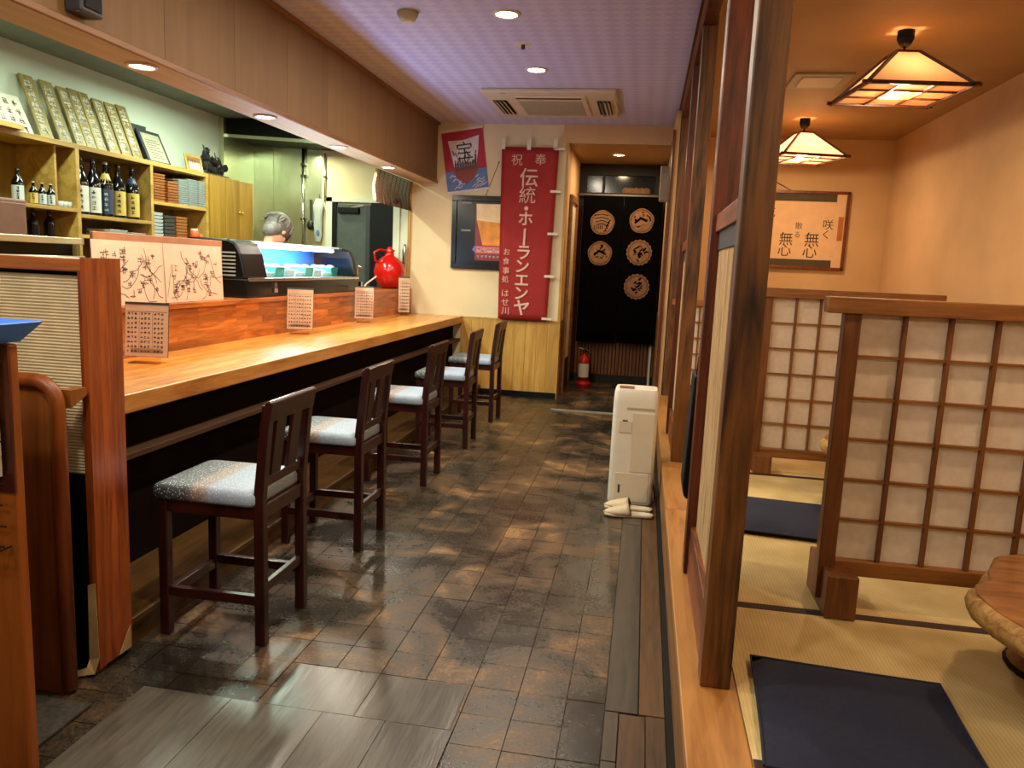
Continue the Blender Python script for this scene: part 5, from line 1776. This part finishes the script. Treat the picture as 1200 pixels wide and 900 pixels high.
MB().lathe((-3.925, 6.28, 1.4705), [(0.03, 0.0), (0.036, 0.01), (0.036, 0.07), (0.03, 0.075)], 16).build('body', 'orange', oj, smooth=True)
MB().lathe((-3.925, 6.28, 1.4705), [(0.032, 0.075), (0.032, 0.09), (0.0001, 0.092)], 14).build('lid', 'paper', oj)
tag(MB().ball((-3.925, 6.38, 1.4705 + 0.025), 0.025, 12, 8).build('orange_ball', 'orange', at=(-3.925, 6.38, 1.4705), smooth=True), 'tiny round orange ornament beside the orange jar', 'ornament')

# things on top of the shelves
rp = random.Random(77)
pq = ['next to the white paper board', 'second from the white paper board', 'touching the plaque on its right, yellow', 'touching the plaque on its left, yellow', 'fifth from the white paper board', 'sixth from the white paper board', 'seventh from the white paper board', 'closest to the certificate frame']
for k, y in enumerate((4.79, 4.965, 5.115, 5.222, 5.33, 5.475, 5.615, 5.75)):
    t = thing('menu_plaque', 'tall leaning wooden plaque, %s' % pq[k], 'plaque', (-4.08, y, 2.055), 'wooden plaques on the shelf top')
    w = 0.100 if k in (2, 3, 4) else 0.118
    pl = Plane((-4.055, y - w / 2, 2.056), (0, 1, 0), (-0.16, 0, 0.43))
    mb = MB(); pl.quad(mb, 0, w, 0, 0.455 + 0.012 * rp.uniform(-1, 1), -0.012, 0); mb.build('board', 'goldplaque', t, bevel=0.002)
    mb = MB()
    for q in range(5):
        pl.glyph(mb, 0.018, 0.05 + 0.076 * q, 0.074, 0.011, 0.0008, rp)
        pl.glyph(mb, 0.018, 0.05 + 0.076 * q, 0.074, 0.008, 0.0010, rp)
    mb.build('writing', 'paper', t)
    mb = MB()
    for q in range(5):
        pl.glyph(mb, 0.026, 0.045 + 0.078 * q, 0.065, 0.003, 0.0012, rp)
    mb.build('ink_edge', 'inkgrey', t, kind='stuff')
wp = thing('paper_board', 'white written paper board leaning on the shelf top at the near end', 'board', (-4.0, 4.5, 2.055))
pl = Plane((-4.02, 4.23, 2.056), (0, 1, 0), (-0.2, 0, 0.43))
mb = MB(); pl.quad(mb, 0, 0.40, 0, 0.28, -0.004, 0); mb.build('sheet', 'paper', wp)
mb = MB()
for i in range(5):
    for j in range(4):
        pl.glyph(mb, .02 + .075 * i, .02 + .06 * j, .05, .005, .001, rp)
mb.build('writing', 'inkgrey', wp)
fx = thing('wood_tray', 'shallow wooden tray on the shelf top in front of the paper board', 'tray', (-3.95, 4.2, 2.055))
bx(-4.0, -3.86, 3.95, 4.36, 2.056, 2.085).build('body', 'shelfw', fx, bevel=0.003)
bx(-3.98, -3.87, 3.96, 4.35, 2.085, 2.088).build('lining', 'shelfb', fx)
cf = thing('certificate_frame', 'dark framed pale certificate leaning on the shelf top', 'picture', (-4.05, 5.92, 2.055))
pl = Plane((-4.03, 5.845, 2.060), (0, 1, 0), (-0.12, 0, 0.27))
mb = MB(); pl.quad(mb, 0, 0.30, 0, 0.30, -0.015, 0); mb.build('frame', 'darkgrey', cf, bevel=0.003)
mb = MB(); pl.quad(mb, 0.03, 0.27, 0.03, 0.27, 0, 0.001); mb.build('certificate', 'grille', cf)
mb = MB()
for j in range(8):
    pl.stroke(mb, [(.055, .06 + .022 * j), (.245 - .03 * (j % 3), .06 + .022 * j)], .005, .0018)
mb.build('print', 'inkgrey', cf)
bx(-4.20, -4.19, 5.83, 6.03, 2.056, 2.37).build('rear_board', 'darkgrey', cf)
pf = thing('photo_frame', 'small gold framed photograph between certificate and black ornament', 'picture', (-4.0, 6.44, 2.055))
pl = Plane((-3.985, 6.30, 2.056), (0, 1, 0), (-0.03, 0, 0.15))
mb = MB(); pl.quad(mb, 0, 0.25, 0, 0.155, -0.012, 0); mb.build('frame', 'yellow', pf, bevel=0.003)
mb = MB(); pl.quad(mb, 0.02, 0.23, 0.02, 0.135, 0, 0.001); mb.build('picture', 'fascia', pf)
mb = MB()
for k in range(6):
    pl.poly(mb, [(.035 + .03 * k, .025), (.06 + .03 * k, .025), (.058 + .03 * k, .075), (.047 + .03 * k, .095), (.037 + .03 * k, .075)], .001, .0016)
mb.build('picture_figures', 'paper', pf)
orn = thing('black_ornament', 'jagged black bronze ornament on the shelf top beside the photograph', 'ornament', (-4.02, 6.72, 2.055))
bx(-4.08, -3.96, 6.58, 6.95, 2.056, 2.075).build('base', 'lacq', orn, bevel=0.003)
mb = MB()
ro = random.Random(8)
for k in range(22):
    y = 6.60 + 0.33 * ro.random()
    hmax = 0.26 * (1 - 0.55 * (y - 6.6) / 0.33)
    z = 2.08 + hmax * ro.random() * .8
    mb.ball((-4.02 + ro.uniform(-.03, .03), y, z), ro.uniform(.02, .038), 7, 5, (1, 1, 1.2))
    mb.tube([(-4.02, y, 2.07), (-4.02 + ro.uniform(-.03, .03), y + ro.uniform(-.03, .03), z), (-4.02, y + ro.uniform(-.06, .04), z + ro.uniform(.03, .07))], [.016, .014, .004], 6)
mb.build('figure', 'lacq', orn)

# brown metal cabinet in the kitchen
bm = thing('metal_cabinet', 'flat brown metal cabinet in the kitchen in front of the shelves', 'cabinet', (-3.5, 3.3, 0))
bx(-3.75, -3.30, 2.95, 3.715, 0.02, 1.592).build('body', 'brownmetal', bm, bevel=0.01)
bx(-3.302, -3.292, 2.97, 3.70, 0.1, 1.57).build('door', 'brownmetal', bm, bevel=0.004)
for xx, yy_ in ((-3.7, 3.0), (-3.35, 3.0), (-3.7, 3.67), (-3.35, 3.67)):
    bx(xx - .02, xx + .02, yy_ - .02, yy_ + .02, 0.0, 0.02).build('leg', 'black', bm)
ft = thing('stacked_folder', 'tan folder lying on top of the brown metal cabinet', 'folder', (-3.5, 3.4, 1.592))
bx(-3.65, -3.36, 3.1, 3.6, 1.593, 1.612).build('cover', 'tray', ft)
bx(-3.64, -3.37, 3.11, 3.59, 1.612, 1.625).build('papers', 'paper', ft)

# range hood, pipes and hanging utensils
rh = thing('range_hood', 'dark steel range hood under the kitchen ceiling', 'hood', (-3.6, 7.6, 2.45))
MB().hexa([(-4.24, 7.32, 2.52), (-2.75, 7.32, 2.45), (-2.75, 7.94, 2.45), (-4.24, 7.94, 2.52)], [(-4.24, 7.32, 2.688), (-2.75, 7.32, 2.688), (-2.75, 7.94, 2.688), (-4.24, 7.94, 2.688)]).build('canopy', 'black', rh)
MB().bar((-4.24, 7.31, 2.52), (-2.75, 7.31, 2.45), 0.02, 0.03).build('front_lip', 'steel', rh)
pi = thing('wall_pipe', 'vertical steel pipe with brackets on the steel kitchen wall', 'pipe', (-3.665, 7.92, 1.2))
MB().tube([(-3.665, 7.915, 0.95), (-3.665, 7.915, 2.50)], 0.017, 10).build('tube', 'chrome', pi, smooth=True)
for z in (1.75, 2.20, 2.32):
    bx(-3.69, -3.64, 7.90, 7.945, z, z + 0.025).build('bracket', 'darksteel', pi)
pi2 = thing('thin_pipe', 'thin pale pipe running down the wall beside the kitchen door', 'pipe', (-3.40, 7.93, 1.9))
MB().tube([(-3.43, 7.935, 1.95), (-3.43, 7.935, 2.45)], 0.010, 8).build('tube', 'steel', pi2, smooth=True)
bx(-3.445, -3.415, 7.925, 7.948, 2.2, 2.22).build('bracket', 'darksteel', pi2)
ut = thing('ladle', 'dark ladle hanging on the steel wall beside the hanging bag', 'ladle', (-3.58, 7.92, 1.65))
MB().tube([(-3.585, 7.925, 1.97), (-3.58, 7.925, 1.74)], 0.012, 6).build('handle', 'darkgrey', ut)
MB().ball((-3.578, 7.90, 1.70), 0.05, 12, 8, (.8, .5, 1)).build('bowl', 'darksteel', ut, smooth=True)
hbg = thing('hanging_plastic_bag', 'clear crumpled plastic bag hanging beside the kitchen door', 'bag', (-3.49, 7.9, 1.53))
rb = random.Random(4)
mb = MB()
rings = []
for (z, w, d) in ((1.98, .035, .012), (1.90, .055, .02), (1.80, .05, .02), (1.70, .052, .022), (1.60, .045, .02), (1.53, .03, .012)):
    rings.append([(-3.49 + w * math.cos(2 * PI * k / 12) * rb.uniform(.8, 1.15), 7.91 + d * math.sin(2 * PI * k / 12) * rb.uniform(.8, 1.2), z) for k in range(12)])
mb.add([p for r in rings for p in r], [(i * 12 + k, i * 12 + (k + 1) % 12, (i + 1) * 12 + (k + 1) % 12, (i + 1) * 12 + k) for i in range(5) for k in range(12)])
mb.build('bag', 'plate', hbg)
mb = MB(); mb.ball((-3.49, 7.905, 1.62), 0.036, 10, 8, (1, .5, 1.6)); mb.build('blue_contents', 'skyblue', hbg, smooth=True)
MB().tube([(-3.49, 7.93, 1.98), (-3.49, 7.94, 2.03)], 0.004, 5).build('hook', 'chrome', hbg)

# small dark speaker on the beam
spk = thing('beam_speaker', 'small dark box fixed to the beam face near the camera', 'speaker', (-2.19, 2.78, 2.25))
bx(-2.203, -2.13, 2.705, 2.825, 2.222, 2.40).build('case', 'darkgrey', spk, bevel=0.008)
bx(-2.131, -2.124, 2.72, 2.81, 2.24, 2.38).build('grille', 'black', spk, bevel=0.003)

# ------------------------------------------------------------------ THE COOK
def capsule(mb, p, q, r0, r1, n=14):
    p, q = Vector(p), Vector(q)
    mb.ball(p, r0, n, 10)
    mb.ball(q, r1, n, 10)
    mb.tube([p, q], [r0, r1], n)


def fuse(mb, name, mat, parent, voxel, at=None):
    tmp = mb.build('tmp', mat)
    md = tmp.modifiers.new('r', 'REMESH')
    md.mode = 'VOXEL'
    md.voxel_size = voxel
    sm = tmp.modifiers.new('s', 'SMOOTH')
    sm.iterations = 5
    sm.factor = 0.5
    me = bpy.data.meshes.new_from_object(tmp.evaluated_get(bpy.context.evaluated_depsgraph_get()))
    bpy.data.objects.remove(tmp)
    off = Vector(parent.location)
    for v in me.vertices:
        v.co -= off
    for p in me.polygons:
        p.use_smooth = True
    me.materials.clear()
    me.materials.append(M[mat])
    o = bpy.data.objects.new(name, me)
    COL.objects.link(o)
    o.parent = parent
    return o


px_, py_ = -3.43, 6.36
co_ = thing('person', 'grey haired cook in a pale jacket bending over behind the lit case', 'person', (px_, py_, 0))


def A(f, s, z):
    """f forward (+y, a little +x), s to the cook's left, z up"""
    fx_, fy_ = 0.30, 0.954
    return Vector((px_ + f * fx_ - s * fy_, py_ + f * fy_ + s * fx_, z))


body = MB()
hip, chest, neck = A(0.0, 0, 0.90), A(0.10, 0, 1.22), A(0.17, 0, 1.42)
capsule(body, A(0, .07, .92), A(0, -.07, .92), .105, .105)
capsule(body, hip, chest, .125, .14)
capsule(body, A(.13, .13, 1.32), A(.13, -.13, 1.32), .075, .075)
capsule(body, chest, A(.15, 0, 1.36), .145, .09)
capsule(body, A(.15, 0, 1.37), A(.22, 0, 1.47), .055, .05)
for s in (1, -1):
    capsule(body, A(0, .09 * s, .88), A(.02, .10 * s, .48), .085, .055)
    capsule(body, A(.02, .10 * s, .48), A(-.01, .10 * s, .09), .055, .038)
    capsule(body, A(-.02, .10 * s, .045), A(.14, .11 * s, .035), .042, .034)
    sh, el, wr_ = A(.13, .185 * s, 1.31), A(.17, .24 * s, 1.06), A(.36, .14 * s, 1.03)
    capsule(body, sh, el, .052, .042)
    capsule(body, el, wr_, .040, .027)
    hd = A(.42, .11 * s, 1.02)
    capsule(body, wr_, hd, .026, .030)
    for k in range(4):
        b0 = A(.44, (.11 - .022 * (k - 1.5) * 1) * s, 1.02)
        ln = (.030, .036, .034, .026)[k]
        b1 = A(.44 + ln, (.105 - .022 * (k - 1.5)) * s, 1.008)
        b2 = A(.44 + ln * 1.5, (.105 - .022 * (k - 1.5)) * s, .985)
        capsule(body, b0, b1, .0092, .0085, 8)
        capsule(body, b1, b2, .0085, .0075, 8)
    capsule(body, A(.40, (.11 - .03) * s, 1.015), A(.43, (.11 - .062) * s, 1.0), .011, .008, 8)
# head: bent forward about 45 degrees
HC = A(.315, 0, 1.57)
tilt = math.radians(48)


def Hd(f, s, u):
    """f towards the face, s left, u towards the crown, in the head's own axes"""
    f, s, u = f * 1.14, s * 1.14, u * 1.14
    return HC + (A(1, 0, 0) - A(0, 0, 0)) * (f * math.cos(tilt) + u * math.sin(tilt)) + (A(0, 1, 0) - A(0, 0, 0)) * s + Vector((0, 0, u * math.cos(tilt) - f * math.sin(tilt)))


def head_ball(mb, c, r, sc, n=16, m=12):
    b = MB().ball((0, 0, 0), r, n, m, sc)
    mb.add([Hd(c[0] + p.x, c[1] + p.y, c[2] + p.z) for p in b.v], b.f)


head_ball(body, (-.012, 0, .035), .096, (1.0, .82, .95))
head_ball(body, (.018, 0, -.03), .078, (.95, .84, 1.05))
head_ball(body, (.04, 0, -.088), .04, (1, 1.0, .8))
head_ball(body, (.098, 0, -.022), .017, (1.1, .8, 1.3))
head_ball(body, (.088, 0, .004), .016, (.9, .7, 1.6))
head_ball(body, (.078, 0, .03), .03, (.5, 1.8, .5))
head_ball(body, (.086, 0, -.062), .016, (.7, 1.5, .55))
for s in (1, -1):
    head_ball(body, (-.008, .083 * s, -.005), .027, (.7, .4, 1.2))
    head_ball(body, (.05, .042 * s, -.03), .03, (.8, .8, .8))
capsule(body, A(.20, 0, 1.43), Hd(-.03, 0, -.06), .05, .055)
bodyo = fuse(body, 'body', 'skin', co_, 0.0085)
for s in (1, -1):
    e = MB()
    head_ball(e, (.083, .034 * s, .006), .011, (.6, 1.1, .7), 10, 8)
    e.build('eye', 'ink', co_, smooth=True)
e = MB()
head_ball(e, (.097, 0, -.062), .011, (.3, 1.9, .35), 10, 6)
e.build('mouth', 'brownprint', co_, smooth=True)
jk = MB()
capsule(jk, A(0, .07, .86), A(0, -.07, .86), .125, .125)
capsule(jk, hip, chest, .142, .158)
capsule(jk, A(.13, .13, 1.32), A(.13, -.13, 1.32), .090, .090)
capsule(jk, chest, A(.15, 0, 1.36), .162, .11)
for s in (1, -1):
    capsule(jk, A(.13, .185 * s, 1.31), A(.17, .24 * s, 1.06), .070, .060)
    capsule(jk, A(.17, .24 * s, 1.06), A(.24, .20 * s, 1.05), .060, .055)
fuse(jk, 'jacket', 'jacket', co_, 0.013)
tr2 = MB()
for s in (1, -1):
    capsule(tr2, A(0, .085 * s, .86), A(.02, .10 * s, .48), .105, .075)
    capsule(tr2, A(.02, .10 * s, .48), A(-.01, .10 * s, .10), .075, .062)
fuse(tr2, 'trousers', 'trousers', co_, 0.014)
for s in (1, -1):
    sh_ = MB()
    capsule(sh_, A(-.03, .10 * s, .052), A(.15, .11 * s, .046), .050, .044)
    fuse(sh_, 'shoe', 'black', co_, 0.012)
ap_ = MB()
prev = None
vs = []
for (f, w, z) in ((.29, .10, 1.25), (.275, .13, 1.1), (.185, .17, .92), (.165, .19, .70), (.16, .19, .50)):
    for k in range(7):
        q = k / 6 * 2 - 1
        vs.append(A(f - .06 * q * q, w * q, z))
ap_.add(vs, [(i * 7 + k, i * 7 + k + 1, (i + 1) * 7 + k + 1, (i + 1) * 7 + k) for i in range(4) for k in range(6)])
o = ap_.build('apron', 'apron', co_, smooth=True)
o.modifiers.new('solid', 'SOLIDIFY').thickness = 0.006
hr = MB()
rh_ = random.Random(6)
head_ball(hr, (-.022, 0, .050), .112, (1.05, .94, .95))
head_ball(hr, (-.05, 0, .0), .088, (.8, .98, 1.0))
head_ball(hr, (-.062, 0, -.045), .068, (.8, 1.0, 1.0))
head_ball(hr, (.03, 0, .092), .058, (1.1, 1.2, .55))
for k in range(320):
    th = rh_.uniform(0, 2 * PI)
    ph = rh_.uniform(0.0, 1.0)
    rad = math.sqrt(ph)
    f0, s0 = -.02 + .085 * rad * math.cos(th), .082 * rad * math.sin(th)
    u0 = .05 + .098 * math.sqrt(max(0, 1 - rad * rad * .95))
    dx, dy = math.cos(th), math.sin(th)
    ln = rh_.uniform(.045, .095)
    p0, p1, p2 = Hd(f0, s0, u0 - .006), Hd(f0 + dx * ln * .6, s0 + dy * ln * .45, u0 - .005 - ln * .3), Hd(f0 + dx * ln * .8 - .01, s0 + dy * ln * .5, u0 - ln * 1.0)
    hr.tube([p0, p1, p2], [.007, .006, .002], 5)
hr.build('hair', 'hair', co_, smooth=True)
